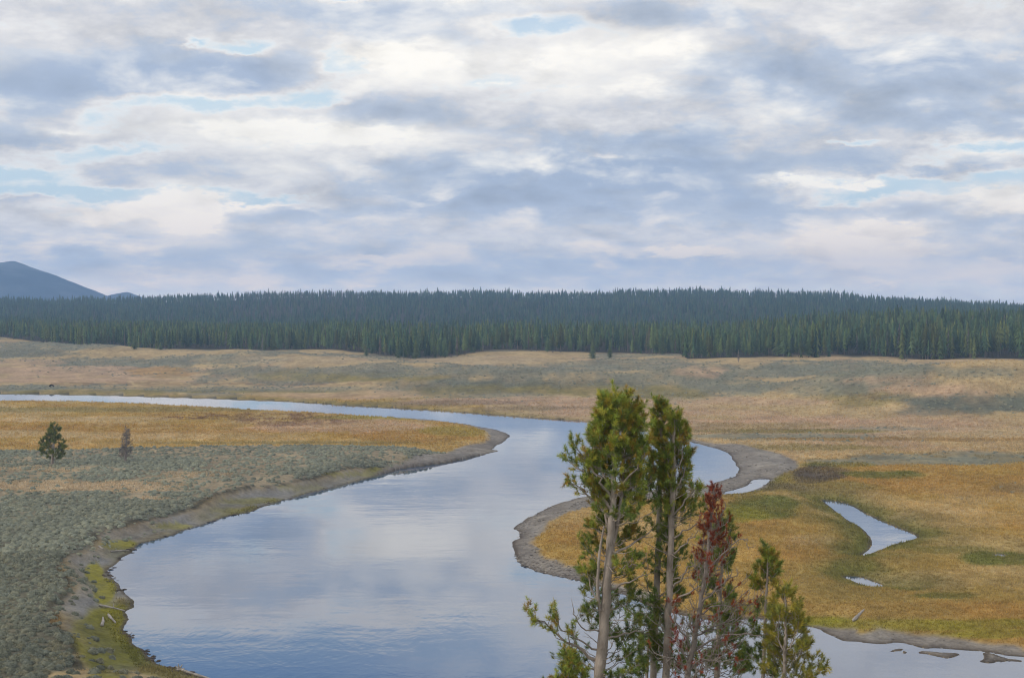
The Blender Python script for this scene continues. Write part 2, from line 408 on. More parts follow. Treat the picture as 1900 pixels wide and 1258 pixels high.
def mat_ground():
    m, nt = new_mat('ground_cover'); b = NT(nt)
    pos = b.n('ShaderNodeNewGeometry').outputs['Position']
    c = b.attr('Col')
    fine = b.noise(pos, 2.6, 5, .65)
    mid = b.noise(pos, .55, 4, .6)
    col = b.mixc(1.0, c, b.ramp(fine, [(.25, (.70, .69, .67)), (.5, (1, 1, 1)), (.75, (1.25, 1.24, 1.2))]), 'MULTIPLY')
    col = b.mixc(1.0, col, b.ramp(mid, [(.3, (.74, .73, .72)), (.5, (1, 1, 1)), (.72, (1.2, 1.19, 1.17))]), 'MULTIPLY')
    big = b.noise(b.vmath('MULTIPLY', pos, (.11, .07, .1)), 1.0, 5, .62)
    col = b.mixc(1.0, col, b.ramp(big, [(.3, (.76, .76, .77)), (.5, (1, 1, 1)), (.7, (1.22, 1.2, 1.14))]), 'MULTIPLY')
    h = b.math('ADD', b.math('MULTIPLY', fine, .35), mid)
    p = b.principled(col, .95, b.bump(h, .6, .5), .1)
    b.out(p.outputs[0]); return m

def mat_water():
    m, nt = new_mat('river_water'); b = NT(nt)
    pos = b.n('ShaderNodeNewGeometry').outputs['Position']
    flow = b.vmath('MULTIPLY', pos, (1.0, .55, 1.0))
    warp = b.noise(pos, .08, 3, .5, 0, 'Color')
    flow = b.vmath('ADD', flow, b.vmath('MULTIPLY', warp, (6, 6, 0)))
    r1 = b.noise(flow, 1.5, 4, .55); r2 = b.noise(flow, .35, 3, .5)
    zone = b.noise(b.vmath('MULTIPLY', pos, (.02, .05, 0)), 1.0, 4, .6)
    calm = b.mapr(zone, .38, .62, .2, 1.5)
    h = b.math('ADD', b.math('MULTIPLY', r1, .5), r2)
    sy = b.n('ShaderNodeSeparateXYZ'); nt.links.new(pos, sy.inputs[0])
    h = b.math('MULTIPLY', b.math('MULTIPLY', h, calm), b.mapr(sy.outputs[1], 260, 460, 1.0, .22))
    deep = b.mixc(b.noise(pos, .12, 4, .6), (.010, .055, .150, 1), (.025, .075, .155, 1))
    nrm = b.bump(h, 1.0, WAVE)
    dif = b.n('ShaderNodeBsdfDiffuse'); b.put(dif.inputs['Color'], deep); b.put(dif.inputs['Normal'], nrm)
    gl = b.n('ShaderNodeBsdfGlossy'); gl.inputs['Color'].default_value = (1, .985, .97, 1)
    b.put(gl.inputs['Roughness'], b.mapr(zone, .35, .65, .004, .03)); b.put(gl.inputs['Normal'], nrm)
    fr = b.n('ShaderNodeFresnel'); fr.inputs['IOR'].default_value = 1.33
    fac = b.math('MULTIPLY_ADD', fr.outputs[0], .78, .25, clamp=True)
    x = b.n('ShaderNodeMixShader'); b.put(x.inputs[0], fac)
    nt.links.new(dif.outputs[0], x.inputs[1]); nt.links.new(gl.outputs[0], x.inputs[2])
    b.out(x.outputs[0]); return m
WAVE = .013

def mat_attr(name, rough=.7, transl=.0, spec=.25, var=.25, scale=3.0):
    m, nt = new_mat(name); b = NT(nt)
    pos = b.n('ShaderNodeNewGeometry').outputs['Position']
    n = b.noise(pos, scale, 3, .6)
    col = b.mixc(1.0, b.attr('Col'), b.ramp(n, [(.3, (1 - var,) * 3), (.7, (1 + var,) * 3)]), 'MULTIPLY')
    p = b.principled(col, rough, None, spec)
    if transl > 0:
        t = b.n('ShaderNodeBsdfTranslucent'); b.put(t.inputs[0], col)
        x = b.n('ShaderNodeMixShader'); x.inputs[0].default_value = transl
        nt.links.new(p.outputs[0], x.inputs[1]); nt.links.new(t.outputs[0], x.inputs[2])
        b.out(x.outputs[0])
    else: b.out(p.outputs[0])
    return m

def mat_bark(name, a, c):
    m, nt = new_mat(name); b = NT(nt)
    pos = b.n('ShaderNodeNewGeometry').outputs['Position']
    v = b.vmath('MULTIPLY', pos, (1, 1, .35))
    n = b.noise(v, 11, 7, .78); n2 = b.noise(v, 45, 3, .6); n3 = b.noise(pos, 1.6, 3, .5)
    col = b.mixc(b.mapr(n, .3, .7, 0, 1), (*a, 1), (*c, 1))
    col = b.mixc(1.0, col, b.ramp(n3, [(.3, (.62, .60, .58)), (.7, (1.2, 1.18, 1.16))]), 'MULTIPLY')
    h = b.math('ADD', n, b.math('MULTIPLY', n2, .5))
    p = b.principled(col, .9, b.bump(h, .8, .03), .15)
    b.out(p.outputs[0]); return m

M_GROUND = mat_ground(); M_WATER = mat_water()
M_NEEDLE = mat_attr('pine_needles', .6, .22, .3, .18, 6.0)
M_SAGE = mat_attr('sage_leaves', .85, .12, .15, .2, 1.5)
M_FOREST = mat_attr('distant_conifer', .85, .0, .1, .25, .35)
M_GRASS = mat_attr('dry_grass', .85, .25, .15, .2, .8)
M_BARK = mat_bark('pale_bark', (.54, .475, .42), (.30, .26, .225))
M_GREYBARK = mat_bark('grey_deadwood', (.42, .375, .34), (.24, .21, .19))
M_DRIFT = mat_bark('bleached_driftwood', (.50, .47, .43), (.30, .275, .25))
M_FUR = mat_bark('bison_fur', (.02, .014, .01), (.035, .024, .017))

# ------------------------------------------------------------------ mesh building
def make_obj(name, V, Fc, mat, colors=None, smooth=False, parent=None, link=True):
    """V (n,3); Fc list of arrays (m,k)"""
    me = bpy.data.meshes.new(name)
    V = np.asarray(V, np.float32)
    if not isinstance(Fc, list): Fc = [Fc]
    Fc = [np.asarray(f, np.int32) for f in Fc if len(f)]
    me.vertices.add(len(V)); me.vertices.foreach_set('co', V.ravel())
    tot = np.concatenate([np.full(len(f), f.shape[1], np.int32) for f in Fc])
    idx = np.concatenate([f.ravel() for f in Fc])
    me.loops.add(len(idx)); me.loops.foreach_set('vertex_index', idx)
    me.polygons.add(len(tot))
    st = np.zeros(len(tot), np.int32); st[1:] = np.cumsum(tot)[:-1]
    me.polygons.foreach_set('loop_start', st)
    try: me.polygons.foreach_set('loop_total', tot)
    except Exception: pass
    if smooth: me.polygons.foreach_set('use_smooth', np.ones(len(tot), bool))
    me.update(calc_edges=True)
    if colors is not None:
        a = me.attributes.new('Col', 'FLOAT_COLOR', 'POINT')
        c = np.ones((len(V), 4), np.float32); c[:, :3] = colors
        a.data.foreach_set('color', c.ravel())
    me.materials.append(mat)
    o = bpy.data.objects.new(name, me)
    if link: COL.objects.link(o)
    if parent is not None: o.parent = parent
    return o

def thing(o, label, cat, group=None):
    o['label'] = label; o['category'] = cat
    if group: o['group'] = group
    return o
def empty(name, loc, label, cat, group=None):
    o = bpy.data.objects.new(name, None); COL.objects.link(o); o.location = loc
    o.empty_display_size = .3
    return thing(o, label, cat, group)
def structure(o): o['kind'] = 'structure'; return o

# ------------------------------------------------------------------ build the ground
def build_ground():
    rows = [0.0001, 1, 2, 4, 7, 11, 16, 22, 29, 37, 46, 55, 64, 73, 80, 86, 90]
    yp = np.arange(1560, 690, -1.9)
    rows += list(CAMZ * F / (yp - HOR))
    r = rows[-1]
    while r < 1120: r += 3.8; rows.append(r)
    while r < 2400: r += 30; rows.append(r)
    while r < 5000: r *= 1.1; rows.append(r)
    rows = np.array(rows)
    pxs = np.arange(-140, 2041, 2.4)
    th = np.arctan((pxs - CX) / F)
    side = np.concatenate([np.linspace(th[-1], 1.0, 55)[1:], np.linspace(1.0, math.pi, 26)[1:]])
    sideL = -side[::-1] + 0
    lw = -np.concatenate([np.linspace(-th[0], 1.0, 55)[1:], np.linspace(1.0, math.pi, 26)[1:-1]])[::-1]
    th = np.concatenate([lw, th, side])
    n, m = len(rows), len(th)
    T, Rr = np.meshgrid(th, rows)
    X = (Rr * np.sin(T)).ravel(); Y = (Rr * np.cos(T)).ravel()
    d = water_dist(X, Y)
    Z = height(X, Y, d)
    C, sage, gm = ground_color(X, Y, Z, d)
    I = np.arange(n * m).reshape(n, m)
    J = np.roll(I, -1, 1)
    q = np.stack([I[:-1], J[:-1], J[1:], I[1:]], -1).reshape(-1, 4)
    q = q[:, ::-1]
    return structure(make_obj('ground', np.stack([X, Y, Z], 1), q, M_GROUND, C, smooth=True))
build_ground()

def build_water():
    def sheet(name, poly, step, grow, z, sub=None):
        b0 = poly.min(0) - grow - step; b1 = poly.max(0) + grow + step
        b0 = np.maximum(b0, [-420, 60]); b1 = np.minimum(b1, [260, 760])
        gx = np.arange(b0[0], b1[0] + step, step); gy = np.arange(b0[1], b1[1] + step, step)
        X, Y = np.meshgrid(gx, gy)
        cx = (X[:-1, :-1] + step / 2).ravel(); cy = (Y[:-1, :-1] + step / 2).ravel()
        keep = sdf(poly, cx, cy) < grow
        I = np.arange(X.size).reshape(X.shape)
        q = np.stack([I[:-1, :-1], I[:-1, 1:], I[1:, 1:], I[1:, :-1]], -1).reshape(-1, 4)[keep]
        used, inv = np.unique(q, return_inverse=True)
        V = np.stack([X.ravel(), Y.ravel(), np.full(X.size, z)], 1)[used]
        return structure(make_obj(name, V, inv.reshape(-1, 4), M_WATER))
    sheet('river', river_w, 2.0, 2.2, 0.0)
    sheet('pond', pond_w, 1.0, 1.0, 0.0)
    sheet('pond', puddle_w, .5, .6, 0.0)
    sheet('puddle', glint_w, .3, .4, 0.0)
    sheet('side_channel', chan_w, 1.0, 1.0, 0.0)
build_water()

def ground_z(x, y):
    return float(height(np.array([x], float), np.array([y], float))[0])
def spot(px, py, z0=1.0):
    """the point of the ground seen at this place of the photo"""
    z = z0
    for _ in range(12):
        x, y = ground_pt(px, py, z); z = .5 * z + .5 * ground_z(x, y)
    x, y = ground_pt(px, py, z)
    return Vector((float(x), float(y), ground_z(x, y)))

# ------------------------------------------------------------------ distant mountain
def build_mountain():
    d = 4500.0
    prof = [(-700,520),(-500,505),(-300,510),(-150,496),(-60,490),(0,487),(25,485),(60,497),(100,511),(150,531),(200,551),(206,547),(235,541),(262,551),(300,566),(420,580)]
    pp = np.array(prof, float)
    px = np.arange(-700, 421, 4.0)
    top = np.interp(px, pp[:, 0], pp[:, 1])
    H = CAMZ + d * (HOR - top) / F
    H = H + (fbm(px / 30, px * 0, 4, 301) - .5) * 5
    ny = 60
    V = []
    for j in range(ny):
        s = j / (ny - 1)
        y = 4050 + 900 * s
        k = np.where(s < .5, sstep(0, .5, s + 0 * px), sstep(1.0, .5, s + 0 * px))
        x = (px - CX) / F * d
        w = (fbm(x / 170, y / 130 + 0 * x, 5, 311) - .5)
        z = -20 + (H + 20) * k * (1 + w * 1.1 * (1 - k) * 2)
        V.append(np.stack([x, np.full(px.shape, y), z], 1))
    V = np.concatenate(V); m = len(px)
    I = np.arange(ny * m).reshape(ny, m)
    q = np.stack([I[:-1, :-1], I[:-1, 1:], I[1:, 1:], I[1:, :-1]], -1).reshape(-1, 4)
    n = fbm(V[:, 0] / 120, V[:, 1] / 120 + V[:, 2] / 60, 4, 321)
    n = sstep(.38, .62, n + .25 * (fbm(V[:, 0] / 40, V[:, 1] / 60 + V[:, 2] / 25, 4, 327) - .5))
    c = np.array([.042, .064, .095])[None] * (1 - n[:, None]) + np.array([.14, .165, .20])[None] * n[:, None]  # slope tones tinted blue, part of the haze put into the colour
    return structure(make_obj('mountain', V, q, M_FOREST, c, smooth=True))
build_mountain()

# ------------------------------------------------------------------ forest
def conifer_arrays(rng, h, w, tiers, pts, start, trunk_r, green, dead=False):
    """a spire of ragged bough whorls round a tapered trunk; returns V, tris, colours"""
    V = []; T = []; C = []
    tc = np.array([.17, .14, .115])
    k = 5
    for (zz, rr) in ((-.6, trunk_r), (h * .55, trunk_r * .6), (h * .98, .02)):
        for i in range(k):
            a = 2 * math.pi * i / k
            V.append((rr * math.cos(a), rr * math.sin(a), zz)); C.append(tc)
    for s in range(2):
        for i in range(k):
            a, b = s * k + i, s * k + (i + 1) % k
            T.append((a, b, b + k)); T.append((a, b + k, a + k))
    for t in range(tiers):
        f = t / (tiers - 1)
        zt = h * (start + (1 - start) * f)
        env = w * .5 * ((1 - f) ** .75) * (1 if f > .12 else .55 + 3.5 * f) + .10
        tier_h = h * (1 - start) / tiers * 1.75
        base = len(V)
        V.append((0, 0, min(zt + tier_h * .75, h))); C.append(green * 1.15)
        ph = rng.random() * 6.28
        for i in range(pts * 2):
            a = ph + math.pi * i / pts + (rng.random() - .5) * .3
            tip = i % 2 == 0
            rr = env * ((.7 + .55 * rng.random()) if tip else (.30 + .15 * rng.random()))
            zz = zt - tier_h * ((.30 + .3 * rng.random()) if tip else .05)
            V.append((rr * math.cos(a), rr * math.sin(a), zz))
            C.append(green * (.85 + .4 * rng.random()))
        for i in range(pts * 2):
            if dead and rng.random() < .55: continue
            T.append((base, base + 1 + i, base + 1 + (i + 1) % (pts * 2)))
    return np.array(V), np.array(T), np.array(C)

G_TONES = [np.array([.040,.066,.036]), np.array([.033,.060,.040]), np.array([.052,.076,.034]), np.array([.046,.066,.034]), np.array([.066,.080,.034])]
D_TONES = [np.array([.155,.125,.105]), np.array([.185,.160,.145])]

def forest_edge_depth(px):
    q = np.asarray(px, float)
    return np.interp(q, PROF[:, 0], PROF[:, 4]) + 95 * np.clip(fbm(q / 60, q * 0, 4, 461) - .42, -.06, .5)

def build_forest():
    rng = np.random.default_rng(5)
    protos = []
    for i in range(7):
        w = (5.4, 6.2, 4.4, 6.8, 5.2, 4.6, 5.8)[i]
        protos.append(('green', conifer_arrays(rng, 13.5, w, 13, 8, (.10, .16, .24, .06, .30, .38, .2)[i], .16, G_TONES[i % 5] * (1.7, 1.1, 2.2, 1.5, .9, 1.9, .75)[i] * np.array([1.35, 1.2, .95]))))
    for i in range(3):
        protos.append(('grey', conifer_arrays(rng, 13.0, (2.6, 3.4, 1.2)[i], 13, 7, (.2, .12, .4)[i], .15, D_TONES[i % 2], True)))
    meshes = []
    for kind, (v, t, c) in protos:
        o = make_obj('conifer', v, t, M_FOREST, c, link=False); meshes.append((kind, o))
    # the edge: a tree of its own for each one in the two front rows
    n = 0
    px = -30.0
    while px < 1935:
        df = float(forest_edge_depth(px))
        for row in range(2):
            if n >= 285: break
            p = px + rng.uniform(-6, 6) + row * 7
            dd = df + 2 + row * rng.uniform(3, 12) + rng.uniform(-3, 5)
            df2 = float(forest_edge_depth(p))
            if dd < df2 - 1: dd = df2 + rng.uniform(0, 6)
            x = (p - CX) / F * dd; y = dd
            dead_p = .26 if (770 < p < 870 or 1690 < p < 1900) else .11
            dead = rng.random() < dead_p
            ch = [m for k, m in meshes if (k == 'grey') == dead]
            o = ch[rng.integers(len(ch))].copy()
            o.name = 'dead_conifer' if dead else 'conifer'
            COL.objects.link(o)
            s = rng.uniform(.60, 1.02) * (1.2 if p > 1400 else 1.0) * (.55 if rng.random() < .16 else 1) * (.68 + .6 * vnoise(np.array([p / 26]), np.array([0.]), 471)[0])
            if p < 560: s = min(s, .84)
            o.location = (x, y, ground_z(x, y)); o.scale = (s * rng.uniform(.8, 1.1), s * rng.uniform(.8, 1.1), s)
            o.rotation_euler = (0, 0, rng.uniform(0, 6.28))
            if dead: thing(o, 'bare grey dead conifer standing in the front edge of the far forest', 'tree', 'dead trees along the edge of the far forest')
            else: thing(o, 'dark green spire-shaped conifer in the front edge of the far forest', 'tree', 'live trees along the edge of the far forest')
            n += 1
        px += 13.4
    # the wood behind it: one mass
    Vs, Ts, Cs = [], [], []
    low = []
    for i in range(8):
        low.append(conifer_arrays(rng, 13.5, rng.uniform(3.6, 5.4), 6, 4, rng.uniform(.05, .4), .14, np.ones(3)))
    lowd = [conifer_arrays(rng, 13.0, 2.4, 7, 4, .15, .14, np.ones(3), True) for i in range(3)]
    pos = []
    def scatter(n, r0, r1, px0=-260, px1=2160):
        p = rng.uniform(px0, px1, n)
        u = rng.random(n)
        r = np.sqrt(r0 ** 2 + u * (r1 ** 2 - r0 ** 2))
        return p, r
    # bench wood
    p, r = scatter(16000, 650, 1300)
    ok = (r > forest_edge_depth(p) + 9) & (r < forest_edge_depth(p) + 330)
    pos.append((p[ok], r[ok]))
    p, r = scatter(25000, 1080, 2140)
    ok = r > forest_edge_depth(p) + 330
    pos.append((p[ok], r[ok]))
    p = np.concatenate([a for a, b in pos]); r = np.concatenate([b for a, b in pos])
    th = np.arctan((p - CX) / F)
    x = r * np.sin(th); y = r * np.cos(th)
    z = height(x, y, np.full(x.shape, 60.0), fine=False)
    tone = fbm(x / 70, y / 70, 3, 401)
    gap = fbm(x / 55, y / 90, 3, 411); grove = .66 + .68 * fbm(x / 20, y / 30, 3, 421)
    off = 0
    for i in range(len(x)):
        if r[i] > 1300 and gap[i] < .30 and rng.random() < .5: continue
        deadp = .04 + .25 * max(0, tone[i] - .55) * 2
        if 430 < p[i] < 680 and r[i] > 1500: deadp += .35
        dead = rng.random() < deadp
        v, t, c = lowd[rng.integers(3)] if dead else low[rng.integers(8)]
        s = rng.uniform(.6, 1.03) * grove[i]
        if p[i] < 560 and r[i] < 1150: s = min(s, .84)
        if p[i] > 1400 and r[i] < 1100: s *= 1.12
        if r[i] > 1150: s *= .84
        if r[i] > 1950 and rng.random() < .12: s *= 1.25
        a = rng.uniform(0, 6.28); ca, sa = math.cos(a), math.sin(a)
        vv = np.empty_like(v)
        vv[:, 0] = (v[:, 0] * ca - v[:, 1] * sa) * s + x[i]
        vv[:, 1] = (v[:, 0] * sa + v[:, 1] * ca) * s + y[i]
        vv[:, 2] = v[:, 2] * s + z[i]
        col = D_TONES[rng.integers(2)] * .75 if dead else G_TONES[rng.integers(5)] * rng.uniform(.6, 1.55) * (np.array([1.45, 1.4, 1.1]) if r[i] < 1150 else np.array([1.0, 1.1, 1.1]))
        cc = c * col; cc[:15] = c[:15]
        Vs.append(vv); Ts.append(t + off); Cs.append(cc); off += len(v)
    o = make_obj('forest', np.concatenate(Vs), np.concatenate(Ts), M_FOREST, np.concatenate(Cs))
    o['kind'] = 'stuff'
    # single trees standing out on the grass before the wood
    lone = [(250,648,.55,1.5,'bushy grey-green conifer out on the grass just before the left part of the far forest','green'),
            (1100,666,.62,1.2,'small rounded conifer on the grassy rise, left of a pair before the forest','green'),
            (1132,665,.62,.9,'small slim conifer on the grassy rise, right of a pair before the forest','green'),
            (680,661,.40,1.3,'tiny lone conifer on the grass at the notch of the forest edge','green'),
            (30,627,.45,1.6,'tiny shrubby conifer at the far left end of the grass hills','green'),
            (298,649,.28,1.6,'tiny shrub-sized conifer just right of the bushy lone one before the forest','green'),
            (1370,672,.38,1.4,'low brownish conifer before the forest edge right of the red-needled pine top','grey')]
    gi = [m for k, m in meshes if k == 'green'][3]; di = [m for k, m in meshes if k == 'grey'][1]
    for px_, py_, s, wd, lab, kind in lone:
        o = (gi if kind == 'green' else di).copy(); o.name = 'conifer' ; COL.objects.link(o)
        q = spot(px_, py_, 6.0)
        o.location = q; o.scale = (s * wd, s * wd, s * 1.15)
        thing(o, lab, 'tree', None)
build_forest()

# ------------------------------------------------------------------ sagebrush
def bush_arrays(rng, n, leaf):
    """a low dome of small leaf faces"""
    u = rng.random(n); a = rng.random(n) * 6.283
    el = np.arcsin(u) ; rr = .5 * (.55 + .5 * rng.random(n))
    lob = 1 + .25 * np.sin(a * 3 + rng.random() * 6)
    c = np.stack([rr * np.cos(a) * np.cos(el) * lob, rr * np.sin(a) * np.cos(el) * lob, .06 + .62 * rr * 2 * np.sin(el) * .5 * (1 + .3 * rng.random(n))], 1)
    d1 = rng.normal(size=(n, 3)); d1 /= np.linalg.norm(d1, axis=1)[:, None]
    d2 = rng.normal(size=(n, 3)); d2 -= (d1 * d2).sum(1)[:, None] * d1; d2 /= np.linalg.norm(d2, axis=1)[:, None]
    s = leaf * (.6 + .8 * rng.random(n))[:, None]
    V = np.stack([c - d1 * s * .5, c + d1 * s * .5 + d2 * s * .2, c + d2 * s], 1).reshape(-1, 3)
    T = np.arange(n * 3).reshape(n, 3)
    C = np.repeat(.8 + .4 * rng.random(n), 3)[:, None] * np.ones(3)
    return V, T, C

def dome_arrays(rng, rings=2, k=7):
    V = [(0, 0, .42 * rng.uniform(.8, 1.2))]
    for j in range(rings):
        f = (j + 1) / rings
        for i in range(k):
            a = 6.283 * (i + .5 * j) / k
            r = .52 * math.sin(f * 1.5708) * rng.uniform(.7, 1.3); zz = .42 * math.cos(f * 1.5) * rng.uniform(.6, 1.35) if f < 1 else -.06
            V.append((r * math.cos(a), r * math.sin(a), zz))
    T = [(0, 1 + i, 1 + (i + 1) % k) for i in range(k)]
    for j in range(rings - 1):
        for i in range(k):
            a, b = 1 + j * k + i, 1 + j * k + (i + 1) % k
            T += [(a, a + k, b), (b, a + k, b + k)]
    V = np.array(V); C = np.ones((len(V), 3)) * rng.uniform(.85, 1.15, (len(V), 1))
    return V, np.array(T), C

def fuzzy_bush(rng, n, leaf):
    a = dome_arrays(rng, 3, 8); v, t, c = bush_arrays(rng, n, leaf)
    return (np.concatenate([a[0] * .92, v]), np.concatenate([a[1], t + len(a[0])]), np.concatenate([a[2] * .8, c]))

def build_sage():
    rng = np.random.default_rng(21)
    N = 95000
    px = rng.uniform(-150, 900, N); r = np.sqrt(rng.uniform(98 ** 2, 370 ** 2, N))
    th = np.arctan((px - CX) / F); x = r * np.sin(th); y = r * np.cos(th)
    d = water_dist(x, y); z = height(x, y, d)
    C, sage, gm = ground_color(x, y, z, d)
    clump = fbm(x / 3.5, y / 3.5, 3, 431)
    ok = (rng.random(N) < sage * (.15 + 1.0 * clump)) & (d > 1.0)
    # sparse bushes on the cut bank
    pd = -sdf(plat_w, x, y)
    ok &= (pd > .1) | (y > 300)
    ok |= (pd > -3.5) & (pd < 0) & (rng.random(N) < .10) & (d > 2) & (y < 210)
    x, y, z, d = x[ok], y[ok], z[ok], d[ok]
    o = np.argsort(np.hypot(x, y)); x, y, z = x[o], y[o], z[o]
    ppx, ppy = to_px(x, y, z)
    vis = (ppx > -25) & (ppx < 1900) & (ppy < 1275)
    x, y, z, ppx, ppy = x[vis], y[vis], z[vis], ppx[vis], ppy[vis]
    tones = [np.array([.25,.26,.19]), np.array([.225,.242,.19]), np.array([.285,.275,.185]), np.array([.18,.192,.142])]
    near = []
    for i in range(8):
        v, t, c = fuzzy_bush(rng, 420, .085)
        near.append(make_obj('sagebrush', v, t, M_SAGE, c * tones[i % 4], link=False))
    k = 0
    n_ind = 300
    for i in range(min(n_ind, len(x))):
        b = near[rng.integers(8)].copy(); b.name = 'sagebrush'; COL.objects.link(b)
        s = rng.uniform(.55, 1.15)
        b.location = (x[i], y[i], z[i] - .04); b.scale = (s, s * rng.uniform(.8, 1.2), s * rng.uniform(.75, 1.15)); b.rotation_euler = (0, 0, rng.uniform(0, 6.28))
        thing(b, 'low rounded grey-green sagebrush on the near bench at the bottom left corner', 'bush', 'sagebrush on the near left bench')
    mid = [fuzzy_bush(rng, 90, .12) for i in range(8)]
    lowb = [dome_arrays(rng, 3, 8) for i in range(8)]
    big = .78 + .44 * fbm(x / 14, y / 20, 3, 491)
    Vs, Ts, Cs = [], [], []; off = 0
    for i in range(n_ind, len(x)):
        rr = math.hypot(x[i], y[i])
        v, t, c = (mid if rr < 190 else lowb)[rng.integers(8)]
        s = .34 + .75 * rng.random() ** 1.6
        a = rng.uniform(0, 6.28); ca, sa = math.cos(a), math.sin(a)
        vv = np.empty_like(v)
        vv[:, 0] = (v[:, 0] * ca - v[:, 1] * sa) * s + x[i]
        vv[:, 1] = (v[:, 0] * sa + v[:, 1] * ca) * s + y[i]
        vv[:, 2] = v[:, 2] * s * rng.uniform(.75, 1.15) + z[i] - .03
        Vs.append(vv); Ts.append(t + off); Cs.append(c * (tones[rng.integers(4)] * .5 + .5 * tones[0]) * rng.uniform(.9, 1.1) * big[i]); off += len(v)
    print('sage', len(x))
    o = make_obj('sagebrush_cover', np.concatenate(Vs), np.concatenate(Ts), M_SAGE, np.concatenate(Cs))
    o['kind'] = 'stuff'
build_sage()

def build_far_sage():
    """the shrubs that roughen the hills beyond the river"""
    rng = np.random.default_rng(23)
    N = 90000
    px = rng.uniform(-100, 2000, N); r = np.sqrt(rng.uniform(230 ** 2, 1000 ** 2, N))
    th = np.arctan((px - CX) / F); x = r * np.sin(th); y = r * np.cos(th)
    d = water_dist(x, y); z = height(x, y, d)
    C, sage, gm = ground_color(x, y, z, d)
    ppx, ppy = to_px(x, y, z)
    ok = (rng.random(N) < sage * .55) & (d > 9) & ((ppx > 900) | (ppy < 745))
    x, y, z = x[ok], y[ok], z[ok]
    lowb = [dome_arrays(rng, 2, 6) for i in range(8)]
    tones = [np.array([.24,.24,.18]), np.array([.215,.22,.17]), np.array([.26,.25,.17]), np.array([.19,.195,.145])]
    Vs, Ts, Cs = [], [], []; off = 0
    for i in range(len(x)):
        v, t, c = lowb[rng.integers(8)]
        s = rng.uniform(.5, 1.15)
        vv = v * np.array([s * rng.choice([-1, 1]), s, s * .8]); vv = vv + np.array([x[i], y[i], z[i] - .02])
        Vs.append(vv); Ts.append(t + off); Cs.append(c * tones[rng.integers(4)]); off += len(v)
    print('far sage', len(x))
    o = make_obj('hill_sagebrush', np.concatenate(Vs), np.concatenate(Ts), M_SAGE, np.concatenate(Cs)); o['kind'] = 'stuff'
build_far_sage()

def build_grass():
    """tufts of meadow grass, denser along the banks"""
    rng = np.random.default_rng(29)
    N = 190000
    px = rng.uniform(-60, 1960, N); py = 1275 - 535 * rng.random(N) ** .85
    x, y = ground_pt(px, py, .8)
    d = water_dist(x, y); z = height(x, y, d)
    C, sage, gm = ground_color(x, y, z, d)
    lum = C.sum(1)
    pd = -sdf(plat_w, x, y)
    ok = (d > .5) & (gm < .25) & (sage < .5) & (y < 600) & (rng.random(N) < .8 * np.clip((620 - y) / 260, .1, 1))
    ok &= ~((pd > -5) & (pd < 0) & (px < 860))
    ok &= C[:, 0] > C[:, 2] * 1.9
    edge = np.minimum(sdf(pond_w, x, y), np.minimum(sdf(puddle_w, x, y), sdf(chan_w, x, y)))
    tall = 1 + .25 * (edge < 1.2) - .3 * (edge > 1.2) * (edge < 3) + .2 * ((d < 2.0) & (gm < .2))
    x, y, z, C, tall = x[ok], y[ok], z[ok], C[ok], tall[ok]
    n = len(x); K = 4
    a = rng.random((n, K)) * 6.283
    hgt = rng.uniform(.15, .38, (n, K)) * (.7 + .6 * fbm(x / 6, y / 6, 3, 441))[:, None] * np.clip(y / 220, .7, 1.3)[:, None] * tall[:, None]
    w = rng.uniform(.05, .11, (n, K)) * np.clip(y / 170, .8, 2.0)[:, None]
    ox = rng.normal(0, .16, (n, K)); oy = rng.normal(0, .16, (n, K))
    bx = x[:, None] + ox; by = y[:, None] + oy
    dx = np.cos(a); dy = np.sin(a) * .4
    lean = rng.normal(0, .10, (n, K, 2))
    z0 = z[:, None] - .03 + 0 * a
    A = np.stack([bx - dx * w, by - dy * w, z0], -1); B = np.stack([bx + dx * w, by + dy * w, z0], -1)
    Tt = np.stack([bx + lean[..., 0], by + lean[..., 1], z0 + hgt], -1)
    V = np.stack([A, B, Tt], 2).reshape(-1, 3)
    T = np.arange(len(V)).reshape(-1, 3)
    tint = rng.uniform(1.15, 1.5, (n, K, 1, 1)) * np.ones((1, 1, 3, 1))
    cc = (C[:, None, None, :] * tint * np.array([.95, .95, 1.12])[None, None, :, None]).reshape(-1, 3)
    o = make_obj('meadow_grass', V, T, M_GRASS, cc); o['kind'] = 'stuff'
    print('grass', n)
build_grass()

# ------------------------------------------------------------------ pines of the foreground
class Wood:
    def __init__(s): s.V = []; s.F = []; s.n = 0
    def tube(s, pts, radii, k=6, wob=0.0, seed=0):
        P = np.array([tuple(p) for p in pts], float); R = np.array(radii, float)
        n = len(P)
        T = np.gradient(P, axis=0); T /= np.linalg.norm(T, axis=1)[:, None] + 1e-9
        ref = np.array([0.0, 1.0, 0.0]) if abs(T[0][1]) < .8 else np.array([1.0, 0, 0])
        A = np.cross(T, ref); A /= np.linalg.norm(A, axis=1)[:, None] + 1e-9
        B = np.cross(T, A)
        ang = np.arange(k) * 2 * math.pi / k
        ring = A[:, None] * np.cos(ang)[None, :, None] + B[:, None] * np.sin(ang)[None, :, None]
        rr = R[:, None] * np.ones((1, k))
        if wob: rr = rr * (1 + wob * (np.random.default_rng(seed).random((n, k)) - .5))
        s.V.append((P[:, None] + ring * rr[..., None]).reshape(-1, 3))
        I = np.arange(n * k).reshape(n, k) + s.n
        J = np.roll(I, -1, 1)
        s.F.append(np.stack([I[:-1], J[:-1], J[1:], I[1:]], -1).reshape(-1, 4))
        s.n += n * k
    def build(s, name, mat, parent):
        return make_obj(name, np.concatenate(s.V), np.concatenate(s.F), mat, smooth=True, parent=parent)

